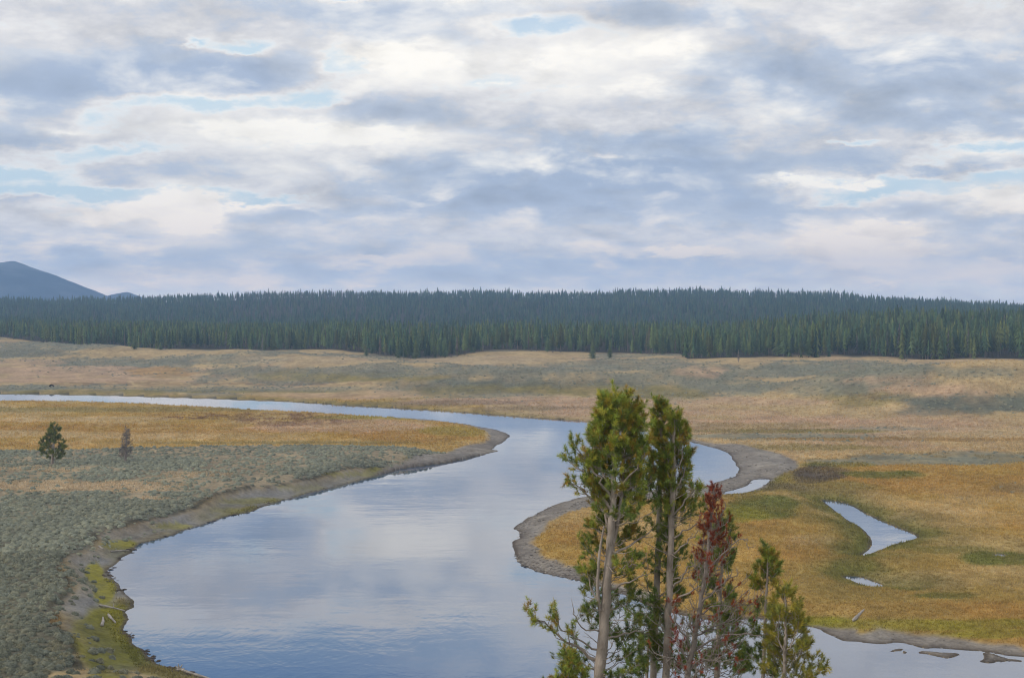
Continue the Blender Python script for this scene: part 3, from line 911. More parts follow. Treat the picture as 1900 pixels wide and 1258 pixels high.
def smooth_path(pts, n):
    P = np.array([tuple(p) for p in pts], float)
    if len(P) == 2: P = np.array([P[0], P[0] * .5 + P[1] * .5, P[1]])
    Q = np.vstack([2 * P[0] - P[1], P, 2 * P[-1] - P[-2]])
    out = []
    ts = np.linspace(0, len(P) - 1, n)
    for t in ts:
        i = min(int(t), len(P) - 2); f = t - i
        p0, p1, p2, p3 = Q[i], Q[i + 1], Q[i + 2], Q[i + 3]
        out.append(.5 * ((2 * p1) + (-p0 + p2) * f + (2 * p0 - 5 * p1 + 4 * p2 - p3) * f * f + (-p0 + 3 * p1 - 3 * p2 + p3) * f ** 3))
    return np.array(out)

class Pine:
    twig = .005
    def __init__(s, seed, base_scale=1.0):
        s.rng = np.random.default_rng(seed)
        s.trunk = Wood(); s.br = Wood()
        s.tp = []; s.ta = []; s.ts = []; s.tc = []
    def tuft(s, p, axis, size, col):
        s.tp.append(p); s.ta.append(axis); s.ts.append(size); s.tc.append(col)
    def pick(s, pal):
        c = pal[s.rng.integers(len(pal))]
        return c * s.rng.uniform(.75, 1.25)
    def bough(s, path, r0, t0=.4, twigs=7, tl=.32, size=.13, pal=None, bare=0.0, n=10, up=.55, r1=None, dens=1.0):
        rng = s.rng
        r0 = r0 * .72
        P = smooth_path(path, n)
        L = np.linalg.norm(P[-1] - P[0])
        P[1:-1] += rng.normal(0, .012 + .010 * L, (n - 2, 3))
        rad = np.linspace(r0, r1 if r1 is not None else .006, n)
        s.br.tube(P, rad, 5)
        for i in range(twigs):
            t = t0 + (1 - t0) * (i + rng.random()) / twigs
            k = min(int(t * (n - 1)), n - 2); f = t * (n - 1) - k
            q = P[k] * (1 - f) + P[k + 1] * f
            dirv = P[k + 1] - P[k]; dirv /= np.linalg.norm(dirv) + 1e-9
            side = rng.normal(0, 1, 3); side -= side.dot(dirv) * dirv; side /= np.linalg.norm(side) + 1e-9
            d = dirv * .6 + side * .75 + np.array([0, 0, up * .6]); d /= np.linalg.norm(d)
            ln = tl * rng.uniform(.45, 1.2) * (1.15 - .5 * t)
            e = q + d * ln * .6; e2 = e + (d * .6 + np.array([0, 0, up])) * ln * .45
            tw = smooth_path([q, e, e2], 5)
            s.br.tube(tw, np.linspace(max(s.twig, rad[k] * .45), s.twig * .7, 5), 4)
            if bare and rng.random() < bare: 
                if rng.random() < .5:
                    e3 = e + (d + rng.normal(0, .6, 3)) * ln * .4
                    s.br.tube(smooth_path([e, e3], 4), [.004, .004, .003, .0025], 3)
                continue
            m = max(2, int(rng.integers(2, 5) * dens))
            for j in range(m):
                tt = 1 - j * .17 - rng.random() * .06
                if tt < .2: break
                w = tw[int(round(tt * 4))] + rng.normal(0, .02, 3)
                ax = d * .8 + np.array([0, 0, .45]) + rng.normal(0, .35, 3)
                if j > 0: ax = ax + rng.normal(0, .5, 3)
                ax /= np.linalg.norm(ax)
                s.tuft(w, ax, size * rng.uniform(.75, 1.25), s.pick(pal))
        if not bare or rng.random() > bare:
            for j in range(2):
                ax = (P[-1] - P[-2]); ax = ax / (np.linalg.norm(ax) + 1e-9) + np.array([0, 0, .8]) + rng.normal(0, .2, 3); ax /= np.linalg.norm(ax)
                s.tuft(P[-1 - j] + rng.normal(0, .01, 3), ax, size * 1.2, s.pick(pal))
    def needles(s, K=56):
        rng = s.rng
        P = np.array(s.tp); A = np.array(s.ta); S = np.array(s.ts); C = np.array(s.tc)
        n = len(P)
        ref = np.where(np.abs(A[:, 2:3]) < .9, np.array([[0, 0, 1.0]]), np.array([[1.0, 0, 0]]))
        U = np.cross(A, ref); U /= np.linalg.norm(U, axis=1)[:, None]; W = np.cross(A, U)
        ph = rng.random((n, K)) * 6.283; u = rng.random((n, K))
        rad = U[:, None] * np.cos(ph)[..., None] + W[:, None] * np.sin(ph)[..., None]
        base = P[:, None] + A[:, None] * (u * S[:, None] * .85 - .1 * S[:, None])[..., None]
        d = A[:, None] * (.35 + .5 * u)[..., None] + rad * (1.0 - .4 * u)[..., None] + rng.normal(0, .16, (n, K, 3))
        d /= np.linalg.norm(d, axis=2)[..., None]
        ln = S[:, None] * rng.uniform(.40, .82, (n, K))
        sd = np.cross(d, rng.normal(size=(n, K, 3))); sd /= np.linalg.norm(sd, axis=2)[..., None] + 1e-9
        w = S[:, None] * .030
        V = np.stack([base - sd * w[..., None], base + sd * w[..., None], base + d * ln[..., None]], 2).reshape(-1, 3)
        T = np.arange(len(V)).reshape(-1, 3)
        cc = np.repeat(C, K * 3, 0) * np.repeat(rng.uniform(.8, 1.2, n * K), 3)[:, None]
        return V, T, np.clip(cc, .004, .6)
    def finish(s, name, base, label, group, bark=None):
        root = empty(name, base, label, 'tree', group)
        off = np.array(tuple(base))
        for w in (s.trunk, s.br): w.V = [v - off for v in w.V]
        s.trunk.build('trunk', bark or M_BARK, root)
        if s.br.n: s.br.build('branchwork', bark or M_BARK, root)
        if s.tp:
            V, T, C = s.needles()
            make_obj('foliage', V - off, T, M_NEEDLE, C, parent=root)
        return root

PG = [np.array(c) for c in ((0.328,0.393,0.069),(0.416,0.468,0.085),(0.262,0.337,0.076),(0.528,0.468,0.076),(0.219,0.291,0.085),(0.461,0.319,0.069))]
PDK = [np.array(c) for c in ((0.171,0.242,0.055),(0.215,0.280,0.061),(0.147,0.211,0.061),(0.281,0.294,0.055))]  # dark pine greens; on lower boughs they put crown shade into the colour
PY = [np.array(c) for c in ((0.420,0.372,0.062),(0.350,0.346,0.069),(0.489,0.401,0.069),(0.266,0.294,0.075))]
PR = [np.array(c) for c in ((.360,.085,.036),(.290,.062,.030),(.420,.115,.050),(.230,.072,.045))]

def stubs(tree, trunk_pts, d, y0, y1, n):
    """broken dead twigs along the bare trunk"""
    tp = np.array(trunk_pts, float); o = np.argsort(tp[:, 1]); rng = tree.rng
    for i in range(n):
        y = rng.uniform(y0, y1); cx = np.interp(y, tp[o, 1], tp[o, 0])
        p = np.array(tuple(depth_pt(cx, y, d))); az = rng.random() * 6.283
        L = rng.uniform(.12, .75) ** 1.3
        dv = np.array([math.cos(az), math.sin(az), rng.uniform(-.1, .7)])
        q = p + dv * L * .55; e = p + dv * L + np.array([0, 0, L * rng.uniform(-.1, .35)])
        tree.br.tube(smooth_path([p, q, e], 6), np.linspace(.010 + .006 * L, .003, 6), 4)
        if L > .4:
            f = q + (dv + rng.normal(0, .6, 3)) * L * .35
            tree.br.tube(smooth_path([q, f], 4), [.005, .005, .004, .003], 3)

def px_path(pts, d, dd=0.0):
    n = len(pts)
    return [depth_pt(p[0], p[1], d + dd * i / max(1, n - 1)) for i, p in enumerate(pts)]

def pine_trunk(tree, pts, d, wk=.75, k=12):
    """pts = (column, row, width) down to the frame's bottom; continued to the hillside below"""
    P = [depth_pt(a, b, d) for a, b, w in pts]; R = [max(w * wk, 1.2) / F * d / 2 for a, b, w in pts]
    lo = P[0]; dirv = (P[0] - P[1]).normalized()
    x = lo.x; gz = ground_z(lo.x, d) - .25
    base = Vector((lo.x + dirv.x * 1.0, d, gz))
    allp = [base, base * .5 + lo * .5 + Vector((dirv.x * .3, 0, 0))] + P
    allr = [R[0] * 1.55, R[0] * 1.15] + R
    n = 46
    Q = smooth_path(allp, n)
    ts = np.linspace(0, len(allp) - 1, n)
    rr = np.interp(ts, range(len(allp)), allr)
    Q[3:-2, :2] += tree.rng.normal(0, .008, (n - 5, 2))
    tree.trunk.tube(Q, rr, k, .10, 3)
    return base, P, R

def grow(tree, trunk_pts, d, env, n, pal, size=.13, rise=(.1, .6), t0=.35, twigs=6, tl=.3, bare=0.0, r=.017, depth_scale=1.0, dens=1.0, front=1.0):
    """boughs round a trunk; env = (row, left reach, right reach, weight) in photo pixels"""
    rng = tree.rng
    rows = np.array([e[0] for e in env], float)
    wt = np.interp(np.arange(rows[0], rows[-1]), rows, [e[3] for e in env])
    cum = np.cumsum(wt) / wt.sum()
    tp = np.array(trunk_pts, float); o = np.argsort(tp[:, 1])
    for i in range(n):
        y = rows[0] + np.searchsorted(cum, (i + rng.random()) / n)
        cx = np.interp(y, tp[o, 1], tp[o, 0]); cw = np.interp(y, tp[o, 1], tp[o, 2])
        az = rng.random() * 6.283
        if math.sin(az) < -.25 and rng.random() > front: az = -az
        right = math.cos(az) > 0
        reach = np.interp(y, rows, [e[2 if right else 1] for e in env]) * rng.uniform(.6, 1.05)
        m = d / F
        L = reach * m
        rs = rng.uniform(*rise) * L
        p0 = np.array(tuple(depth_pt(cx, y, d)))
        hx, hy = math.cos(az) * L, math.sin(az) * L * depth_scale
        p0s = p0 + np.array([0, 0, -rs])
        mid = p0s + np.array([hx * .5, hy * .5, rs * .30 + rng.normal(0, .04)])
        end = p0s + np.array([hx, hy, rs + .05])
        tree.bough([p0s, mid, end], min(r * (.5 + L * .45), cw * m * .3 + .004), t0, max(2, int(twigs * (.5 + L * .6))), tl, size, pal, bare, dens=dens)

def build_pines():
    d = 30.0
    # 1. the big left pine
    t = Pine(101)
    A = [(1113,1262,40),(1118,1200,37),(1124,1120,33),(1130,1040,29),(1134,980,26),(1138,920,20),(1141,860,16),(1143,806,11),(1146,770,7),(1148,745,3)]
    base, P, R = pine_trunk(t, A, d, .54)
    def stem(pts, w0, w1, dd=0.0):
        w0 *= .62; w1 *= .62
        Q = smooth_path(px_path(pts, d, dd), 14); t.trunk.tube(Q, np.linspace(w0, w1, 14) * d / F / 2, 8, .1, 5)
    stem([(1117,1150),(1111,1120),(1109,1080),(1112,1028),(1117,997),(1121,975)], 12, 5, -.2)
    stem([(1136,1010),(1143,985),(1152,930),(1156,890),(1158,840),(1160,800)], 14, 6, .3)
    stem([(1133,1000),(1124,960),(1122,930),(1126,900)], 9, 5, .25)
    B = lambda pts, w, dd=0., **k: t.bough(px_path(pts, d, dd), w * d / F / 2, **{**dict(pal=PG, t0=.45, twigs=9, tl=.34), **k})
    B([(1136,930),(1118,893),(1102,868),(1080,840),(1060,818)], 8, -.5)
    B([(1134,945),(1108,905),(1085,880),(1062,862),(1046,852)], 8, .3)
    B([(1132,962),(1100,928),(1075,908),(1058,890)], 7, -.3)
    B([(1138,915),(1120,880),(1105,850),(1098,820)], 7, .5)
    B([(1140,915),(1160,890),(1183,868),(1197,838)], 9, -.5, twigs=6, tl=.25)
    B([(1139,925),(1170,905),(1200,900),(1215,880)], 6, .6)
    B([(1140,960),(1165,935),(1195,930),(1222,932)], 6, .8, pal=PDK)
    B([(1108,1224),(1085,1208),(1060,1192),(1030,1170),(1005,1152),(984,1140)], 10, -.4, t0=.3, twigs=16, tl=.42)
    B([(1110,1205),(1088,1196),(1062,1178),(1040,1160),(1030,1140)], 6, -.2, t0=.4, twigs=8, tl=.35)
    B([(1112,1250),(1090,1235),(1065,1225),(1040,1222)], 6, .3, t0=.25, twigs=9, tl=.35, pal=PDK)
    B([(1120,1175),(1100,1168),(1075,1160),(1065,1140),(1062,1120)], 5, -.3, bare=1.0, twigs=4)
    B([(1112,1120),(1100,1095),(1092,1070),(1078,1062)], 5, .2, t0=.35, twigs=9, tl=.32)
    B([(1113,1060),(1103,1040),(1092,1022),(1085,1010)], 5, .3, t0=.3, twigs=8, tl=.32)
    B([(1110,1100),(1095,1115),(1085,1130),(1080,1150)], 5, .5, t0=.2, twigs=8, tl=.32, pal=PDK)
    B([(1135,1055),(1160,1050),(1185,1048),(1200,1040)], 6, -.2, bare=.85, twigs=4)
    B([(1133,1092),(1160,1082),(1185,1070),(1208,1062)], 7, -.3, bare=.9, twigs=4)
    B([(1138,1035),(1150,1020),(1175,1010),(1200,990),(1212,975)], 9, .5, bare=.5, twigs=5, pal=PDK)
    B([(1125,1185),(1160,1175),(1190,1172),(1215,1165)], 7, .3, bare=.5, twigs=6, pal=PDK)
    stubs(t, A, d, 900, 1260, 34)
    env = [(744,15,18,.8),(756,30,36,1.3),(776,38,48,1.4),(800,46,58,1.4),(829,56,62,1.2),(850,62,62,1.1),(890,60,66,1.0),(920,42,70,.7),(945,26,66,.35)]
    up = [e for e in env if e[0] < 830]
    grow(t, A, d, up, 66, PG, size=.15, rise=(.15, .7), twigs=7, tl=.30, front=.7, t0=.4)
    grow(t, A, d, [e for e in env if e[0] > 800], 42, PG, size=.145, rise=(.2, .7), twigs=7, tl=.30, front=.4, t0=.45)
    grow(t, A, d, [(900,46,66,1.),(980,38,70,.8),(1060,40,76,.6)], 20, PG, rise=(.1, .6), twigs=6, tl=.28, t0=.5, front=.25, bare=.1)
    env = [(930,24,78,1.),(1000,36,90,.8),(1080,46,95,.7),(1160,50,100,1.0),(1256,70,110,1.0)]
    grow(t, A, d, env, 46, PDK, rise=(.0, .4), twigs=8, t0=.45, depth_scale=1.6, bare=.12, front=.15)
    t.finish('pine_tree', base, 'tallest pine with the thickest pale trunk and a rounded crown in the foreground clump', 'foreground pines')
    # 2. slim pine
    d2 = 31.0
    t = Pine(102)
    A = [(1212,1262,17),(1216,1150,16),(1220,1050,15),(1224,950,13),(1227,850,10),(1229,795,6),(1229,752,2.5)]
    base, P, R = pine_trunk(t, A, d2, k=9)
    stubs(t, A, d2, 880, 1260, 34)
    env = [(752,4,4,1.2),(764,9,9,1.3),(780,20,14,1.3),(815,22,16,1.2),(850,24,20,1.0),(900,26,22,.6)]
    grow(t, A, d2, env, 40, PG, rise=(.3, 1.0), twigs=7, tl=.19, r=.011, front=.25)
    env = [(890,26,24,.5),(1000,30,28,.4),(1120,36,34,.5),(1256,44,44,1.)]
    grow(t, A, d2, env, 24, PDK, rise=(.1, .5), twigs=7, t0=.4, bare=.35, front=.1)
    B = lambda pts, w, dd=0., **k: t.bough(px_path(pts, d2, dd), w * d2 / F / 2, **{**dict(pal=PG, t0=.45, twigs=6, tl=.3), **k})
    B([(1223,935),(1211,915),(1206,890),(1207,875)], 5, -.3, bare=.8, twigs=3)
    B([(1212,1112),(1203,1090),(1196,1070)], 4, -.3, bare=1., twigs=2)
    B([(1226,905),(1238,880),(1245,862)], 5, -.3, bare=.8, twigs=3)
    B([(1214,1170),(1180,1145),(1150,1120),(1138,1105)], 5, -.6, bare=.9, twigs=5, tl=.4)
    t.finish('pine_tree', base, 'slim pine with a narrow pointed crown, just right of the thick-trunked pine', 'foreground pines')
    # 3. its right-hand neighbour
    d3 = 30.4
    t = Pine(103)
    A = [(1236,1262,19),(1240,1160,18),(1243,1060,16),(1246,960,14),(1248,890,12),(1250,830,8),(1251,800,5),(1251,780,2.5)]
    base, P, R = pine_trunk(t, A, d3, k=9)
    stubs(t, A, d3, 900, 1260, 34)
    env = [(780,5,6,1.1),(793,12,14,1.2),(810,18,26,1.2),(840,20,40,1.2),(880,18,56,1.2),(920,14,64,1.0),(955,12,60,.5)]
    grow(t, A, d3, env, 48, PG, rise=(.4, 1.0), twigs=8, tl=.24, r=.012, depth_scale=1.3, front=.15, t0=.42)
    env = [(940,14,66,.8),(1030,24,70,.8),(1120,30,70,.8),(1256,36,80,.8)]
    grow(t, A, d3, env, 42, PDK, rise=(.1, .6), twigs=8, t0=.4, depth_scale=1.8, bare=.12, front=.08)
    B = lambda pts, w, dd=0., **k: t.bough(px_path(pts, d3, dd), w * d3 / F / 2, **{**dict(pal=PG, t0=.5, twigs=6, tl=.28), **k})
    B([(1249,890),(1259,862),(1266,840),(1268,818)], 6, -.3)
    B([(1248,905),(1240,880),(1238,855),(1237,838)], 5, -.2, twigs=4)
    B([(1247,960),(1265,935),(1285,915),(1300,905)], 6, -.3)
    B([(1247,1000),(1270,985),(1290,975),(1312,962)], 6, -.3, bare=.6, twigs=4)
    B([(1246,1030),(1265,1015),(1285,995),(1300,985)], 6, -.4, bare=.7, twigs=4)
    B([(1244,1095),(1260,1075),(1280,1055),(1302,1038)], 7, -.5, bare=.8, twigs=4)
    B([(1243,1120),(1265,1108),(1290,1092),(1305,1080)], 8, -.5, bare=.9, twigs=4)
    B([(1246,1062),(1254,1052),(1263,1045)], 5, -.3, bare=1., twigs=1)
    B([(1248,925),(1262,895),(1272,870),(1275,845)], 6, .2)
    t.finish('pine_tree', base, 'slim pine whose crown spreads right over the water, beside the dying red pine', 'foreground pines')
    # 4. dying red pine
    d4 = 29.4
    t = Pine(104)
    A = [(1274,1262,15),(1286,1200,14),(1298,1130,12),(1308,1070,10),(1315,1010,8),(1321,950,6),(1326,912,4),(1328,898,2)]
    base, P, R = pine_trunk(t, A, d4, k=9)
    env = [(906,5,6,.8),(918,9,13,1.1),(945,14,22,1.3),(985,20,30,1.3),(1025,20,34,1.),(1060,20,38,.7)]
    grow(t, A, d4, env, 42, PR, size=.10, rise=(.1, .5), twigs=6, tl=.20, r=.010, bare=.42, dens=.75)
    env = [(950,10,30,.5),(1020,20,80,1.),(1090,26,110,1.2),(1160,50,120,1.2),(1250,70,120,1.2)]
    grow(t, A, d4, env, 64, PR, size=.085, rise=(.3, .8), twigs=10, tl=.34, r=.012, bare=.84, t0=.25, dens=.6)
    B = lambda pts, w, dd=0., **k: t.bough(px_path(pts, d4, dd), w * d4 / F / 2, **{**dict(pal=PR, t0=.3, twigs=7, tl=.26, bare=.75, size=.10, dens=.7), **k})
    B([(1317,1010),(1330,985),(1338,955),(1345,930)], 4, -.2)
    B([(1310,1062),(1330,1040),(1355,1015),(1380,1000),(1390,1020)], 5, -.3)
    B([(1300,1120),(1325,1095),(1350,1075),(1372,1060)], 6, -.3)
    B([(1296,1140),(1330,1125),(1365,1120),(1388,1122)], 5, -.2)
    B([(1285,1205),(1262,1170),(1250,1140),(1252,1118)], 6, -.4, bare=.15, twigs=9)
    B([(1280,1230),(1258,1195),(1230,1165),(1190,1135)], 5, -.4, bare=.95)
    B([(1278,1240),(1250,1222),(1225,1215),(1200,1200)], 6, -.5, bare=.9)
    B([(1282,1220),(1262,1205),(1256,1185)], 4, -.3, bare=.1, twigs=8)
    B([(1284,1210),(1320,1190),(1355,1175),(1395,1180),(1440,1178)], 6, -.4)
    B([(1276,1245),(1300,1225),(1340,1225),(1390,1222)], 6, -.4)
    B([(1290,1180),(1330,1160),(1365,1150),(1395,1160)], 5, .3)
    t.finish('pine_tree', base, 'dying pine with rust-red needles and bare crooked grey branches', 'foreground pines', M_GREYBARK)
    # 5. dark green pine behind it
    d5 = 33.0
    t = Pine(105)
    A = [(1330,1262,14),(1334,1150,11),(1338,1060,7),(1342,1000,4),(1344,972,2)]
    base, P, R = pine_trunk(t, A, d5, k=8)
    env = [(970,7,9,1.),(1000,16,18,1.),(1050,28,26,.9),(1110,44,40,.9),(1170,60,60,1.),(1256,80,90,1.3)]
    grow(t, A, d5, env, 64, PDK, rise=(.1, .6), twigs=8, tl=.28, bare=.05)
    t.finish('pine_tree', base, 'dark green pine standing partly hidden behind the dying red pine', 'foreground pines')
    # 6. small thin-stemmed pine
    d6 = 30.5
    t = Pine(106)
    A = [(1416,1262,9.5),(1419,1180,8.5),(1421,1120,7.5),(1424,1070,5),(1426,1030,3),(1427,1012,1.5)]
    base, P, R = pine_trunk(t, A, d6, k=8)
    env = [(1022,4,4,.8),(1036,12,12,1.2),(1050,24,20,1.2),(1075,28,32,1.2),(1100,28,30,.8),(1115,18,26,.4)]
    grow(t, A, d6, env, 20, PG, rise=(.1, .6), twigs=6, tl=.18, r=.010, t0=.5, front=.3)
    env = [(1120,16,24,.5),(1160,26,26,.8),(1200,34,30,1.2),(1256,36,34,1.2)]
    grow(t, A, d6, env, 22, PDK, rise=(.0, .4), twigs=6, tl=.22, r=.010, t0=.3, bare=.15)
    t.finish('pine_tree', base, 'small thin-stemmed pine with an open green top, between the red pine and the yellow-green one', 'foreground pines')
    # 7. yellow-green young pine
    d7 = 29.0
    t = Pine(107)
    A = [(1455,1262,9),(1456,1220,8.5),(1457,1180,7),(1458,1140,5.5),(1457,1110,4),(1456,1088,2)]
    base, P, R = pine_trunk(t, A, d7, k=8)
    env = [(1098,4,5,.9),(1110,12,14,1.),(1130,24,34,1.),(1160,32,48,1.2),(1195,38,62,1.3),(1230,46,84,1.4),(1258,54,98,1.4)]
    grow(t, A, d7, env, 44, PY, rise=(.4, 1.0), twigs=7, tl=.22, r=.010, t0=.4, depth_scale=1.2, front=.5, size=.12)
    B = lambda pts, w, dd=0., **k: t.bough(px_path(pts, d7, dd), w * d7 / F / 2, **{**dict(pal=PY, t0=.6, twigs=6, tl=.25), **k})
    B([(1456,1212),(1470,1195),(1478,1170),(1482,1140)], 5, -.3)
    B([(1456,1215),(1447,1190),(1442,1165),(1446,1140)], 5, -.3)
    t.finish('pine_tree', base, 'bushy yellow-green young pine at the right end of the foreground clump', 'foreground pines')
    # 8. small pine low at the bottom
    d8 = 29.2
    t = Pine(108)
    A = [(1052,1290,5),(1053,1262,4),(1055,1235,3),(1056,1215,1.5)]
    base, P, R = pine_trunk(t, A, d8, k=7)
    env = [(1213,5,6,1.),(1230,14,18,1.),(1258,26,36,1.3),(1300,36,50,1.5)]
    grow(t, A, d8, env, 24, PG, rise=(.3, .9), twigs=8, tl=.2, r=.009, t0=.3, bare=.1)
    t.finish('pine_tree', base, 'small pine top at the bottom edge under the thickest pine\'s lowest bough', 'foreground pines')
    # 9. thin dead stem
    d9 = 32.0
    t = Pine(109)
    A = [(1200,1262,8),(1202,1225,7),(1203,1190,5),(1204,1160,2)]
    base, P, R = pine_trunk(t, A, d9, k=7)
    env = [(1160,8,8,1.),(1200,20,20,1.),(1256,36,36,1.)]
    grow(t, A, d9, env, 12, PDK, rise=(.1, .6), twigs=6, tl=.24, r=.009, bare=.25)
    t.finish('pine_tree', base, 'short thin-stemmed dark pine low between the thick-trunked pine and the slim one', 'foreground pines')
build_pines()

def build_bench_trees():
    # green conifer on the sage bench
    q = spot(97, 861, 3.5); d = q.y
    t = Pine(201)
    A = [(97,858,6),(98,845,5),(99,830,4.2),(100,812,3),(101,796,1.5),(101,791,.8)]
    P = [Vector((q.x, d, q.z - .3))] + [depth_pt(a, b, d) for a, b, w in A]
    R = [6.5 * d / F / 2] + [w * d / F / 2 for a, b, w in A]
    t.trunk.tube(smooth_path(P, 14), np.interp(np.linspace(0, 6, 14), range(7), R), 7)
    env = [(790,3,3,.9),(797,10,10,1.),(808,17,17,1.2),(822,23,21,1.3),(835,24,23,1.2),(846,19,22,.8),(852,12,14,.3)]
    pal = [np.array(c) for c in ((.19,.235,.045),(.24,.26,.055),(.15,.20,.05),(.26,.25,.06))]
    grow(t, A, d, env, 56, pal, size=.5, rise=(.0, .4), t0=.35, twigs=3, tl=.7, r=.03)
    t.finish('conifer_tree', q, 'lone dark green conifer on the sagebrush bench at the far left', None)
    # dead grey conifer
    q = spot(233, 857, 3.5); d = q.y
    t = Pine(202); t.twig = .016
    A = [(233,855,4.5),(233,840,4),(234,822,3),(235,806,1.8),(235,797,.8)]
    P = [Vector((q.x, d, q.z - .3))] + [depth_pt(a, b, d) for a, b, w in A]
    R = [5 * d / F / 2] + [w * d / F / 2 for a, b, w in A]
    t.trunk.tube(smooth_path(P, 14), np.interp(np.linspace(0, 5, 14), range(6), R), 6)
    env = [(796,3,3,1.),(806,7,7,1.2),(820,11,11,1.3),(838,15,15,1.3),(850,15,17,1.)]
    pal = [np.array(c) for c in ((.20,.185,.175),(.16,.145,.135))]
    grow(t, A, d, env, 120, pal, size=.22, rise=(-.35, .2), t0=.25, twigs=6, tl=.75, r=.035, bare=.82, dens=.5)
    t.finish('dead_conifer', q, 'bare grey dead conifer on the sagebrush bench, right of the lone green one', None, M_GREYBARK)
build_bench_trees()

# ------------------------------------------------------------------ driftwood, stones, bison
def log(name, pa, pb, za, w, label, lift=(.0, .0), branches=0, root=False, seed=1, bend=.15):
    rng = np.random.default_rng(seed)
    a = spot(*pa, za); b = spot(*pb, za)
    W = w * a.y / F / 2
    a = a + Vector((0, 0, W * .7 + lift[0])); b = b + Vector((0, 0, W * .5 + lift[1]))
    mid = (a + b) / 2 + Vector((rng.normal(0, bend), rng.normal(0, bend), bend * .4))
    wd = Wood()
    P = smooth_path([a, mid, b], 12)
    off = np.array(tuple(a))
    rad = np.linspace(W, W * .55, 12) * rng.uniform(.9, 1.1, 12)
    rad[0] *= .75; rad[-1] *= .6
    wd.tube(np.vstack([P[:1], P, P[-1:]]), np.concatenate([[.001], rad, [.001]]), 8, .2, seed)
    for i in range(branches):
        t = rng.uniform(.3, .95); q = P[int(t * 11)]
        e = q + np.array([rng.normal(0, .5), rng.normal(0, .5), rng.uniform(.2, .6)])
        wd.tube(smooth_path([q, e], 4), [W * .4, W * .3, W * .2, .008], 5)
    if root:
        for i in range(7):
            an = i * .9; e = off + np.array([math.cos(an) * .5, rng.normal(0, .15), math.sin(an) * .5 + .1])
            wd.tube(smooth_path([off, e], 4), [W * .8, W * .6, W * .4, .01], 5)
    wd.V = [v - off for v in wd.V]
    o = wd.build(name, M_DRIFT, None); o.location = Vector(tuple(off))
    thing(o, label, 'log', 'driftwood logs')
log('driftwood_log', (184,1124), (232,1134), .9, 5, 'long thin pale log lying across the green shelf towards the water at left', branches=1, seed=2)
log('driftwood_log', (189,1162), (191,1146), .9, 7, 'short pale log lying end-on on the green shelf, left of two', seed=3, bend=.05)
log('driftwood_log', (201,1142), (215,1157), .9, 6, 'short pale log slanting down the green shelf, right of two', seed=4, bend=.05)
log('driftwood_log', (333,1243), (392,1260), .5, 6, 'long log with a dark root plate lying in the water at the bottom left shore', root=True, branches=1, seed=5)
log('driftwood_log', (1583,1153), (1603,1141), .7, 7, 'pale broken log propped on the grassy bank above the right-hand water', lift=(.0, .5), seed=6, bend=.05)
log('driftwood_log', (1098,981), (1116,988), .6, 4, 'slim white log in the golden grass behind the thick-trunked pine', branches=1, seed=7, bend=.1)
log('driftwood_log', (1335,869), (1345,871), .0, 4, 'small dark snag sticking out of the inlet right of the pines', lift=(.1, .1), branches=2, seed=8, bend=.1)
log('driftwood_log', (183,1014), (192,1020), 1.2, 4, 'short pale log at the foot of the grey cut bank by the upper grassy strip', seed=9, bend=.05)
log('driftwood_log', (205,1024), (240,1021), .6, 3, 'thin pale log lying along the muddy shore below the upper grassy strip', seed=10, bend=.1)

def build_bison():
    q = spot(97, 718.5, 1.0)
    me = bpy.data.meshes.new('bison')
    # spine runs along x, head to the left, grazing
    V = [(0,0,1.05),(-.55,0,1.25),(-1.0,0,1.2),(-1.4,0,.85),(-1.68,0,.5),(-1.82,0,.30),   # pelvis..shoulder..neck..head..muzzle
         (.45,0,1.0),(.78,0,.98),(.98,0,.75),(1.0,0,.45),                                   # rump, tail
         (-.95,.26,.75),(-.98,.27,.38),(-.97,.27,.04),(-.85,-.26,.75),(-.80,-.27,.38),(-.83,-.27,.04),
         (.55,.24,.78),(.68,.25,.42),(.60,.25,.04),(.66,-.24,.78),(.80,-.25,.42),(.73,-.25,.04),
         (-1.45,.24,.95),(-1.45,-.24,.95)]
    E = [(0,1),(1,2),(2,3),(3,4),(4,5),(0,6),(6,7),(7,8),(8,9),(2,10),(10,11),(11,12),(2,13),(13,14),(14,15),(6,16),(16,17),(17,18),(6,19),(19,20),(20,21),(3,22),(3,23)]
    Rr = [.42,.52,.50,.30,.20,.13,.38,.22,.05,.035,.20,.09,.07,.20,.09,.07,.20,.09,.07,.20,.09,.07,.04,.04]
    me.from_pydata(V, E, [])
    o = bpy.data.objects.new('bison', me); COL.objects.link(o)
    sk = o.modifiers.new('skin', 'SKIN')
    for i, r in enumerate(Rr):
        me.skin_vertices[0].data[i].radius = (r, r)
    me.skin_vertices[0].data[0].use_root = True
    sb = o.modifiers.new('sub', 'SUBSURF'); sb.levels = 2; sb.render_levels = 2
    me.materials.append(M_FUR)
    o.location = q; o.rotation_euler = (0, 0, .15); o.scale = (.70, .70, .70)
    thing(o, 'small dark brown bison grazing on the far riverbank at the left', 'bison')
build_bison()

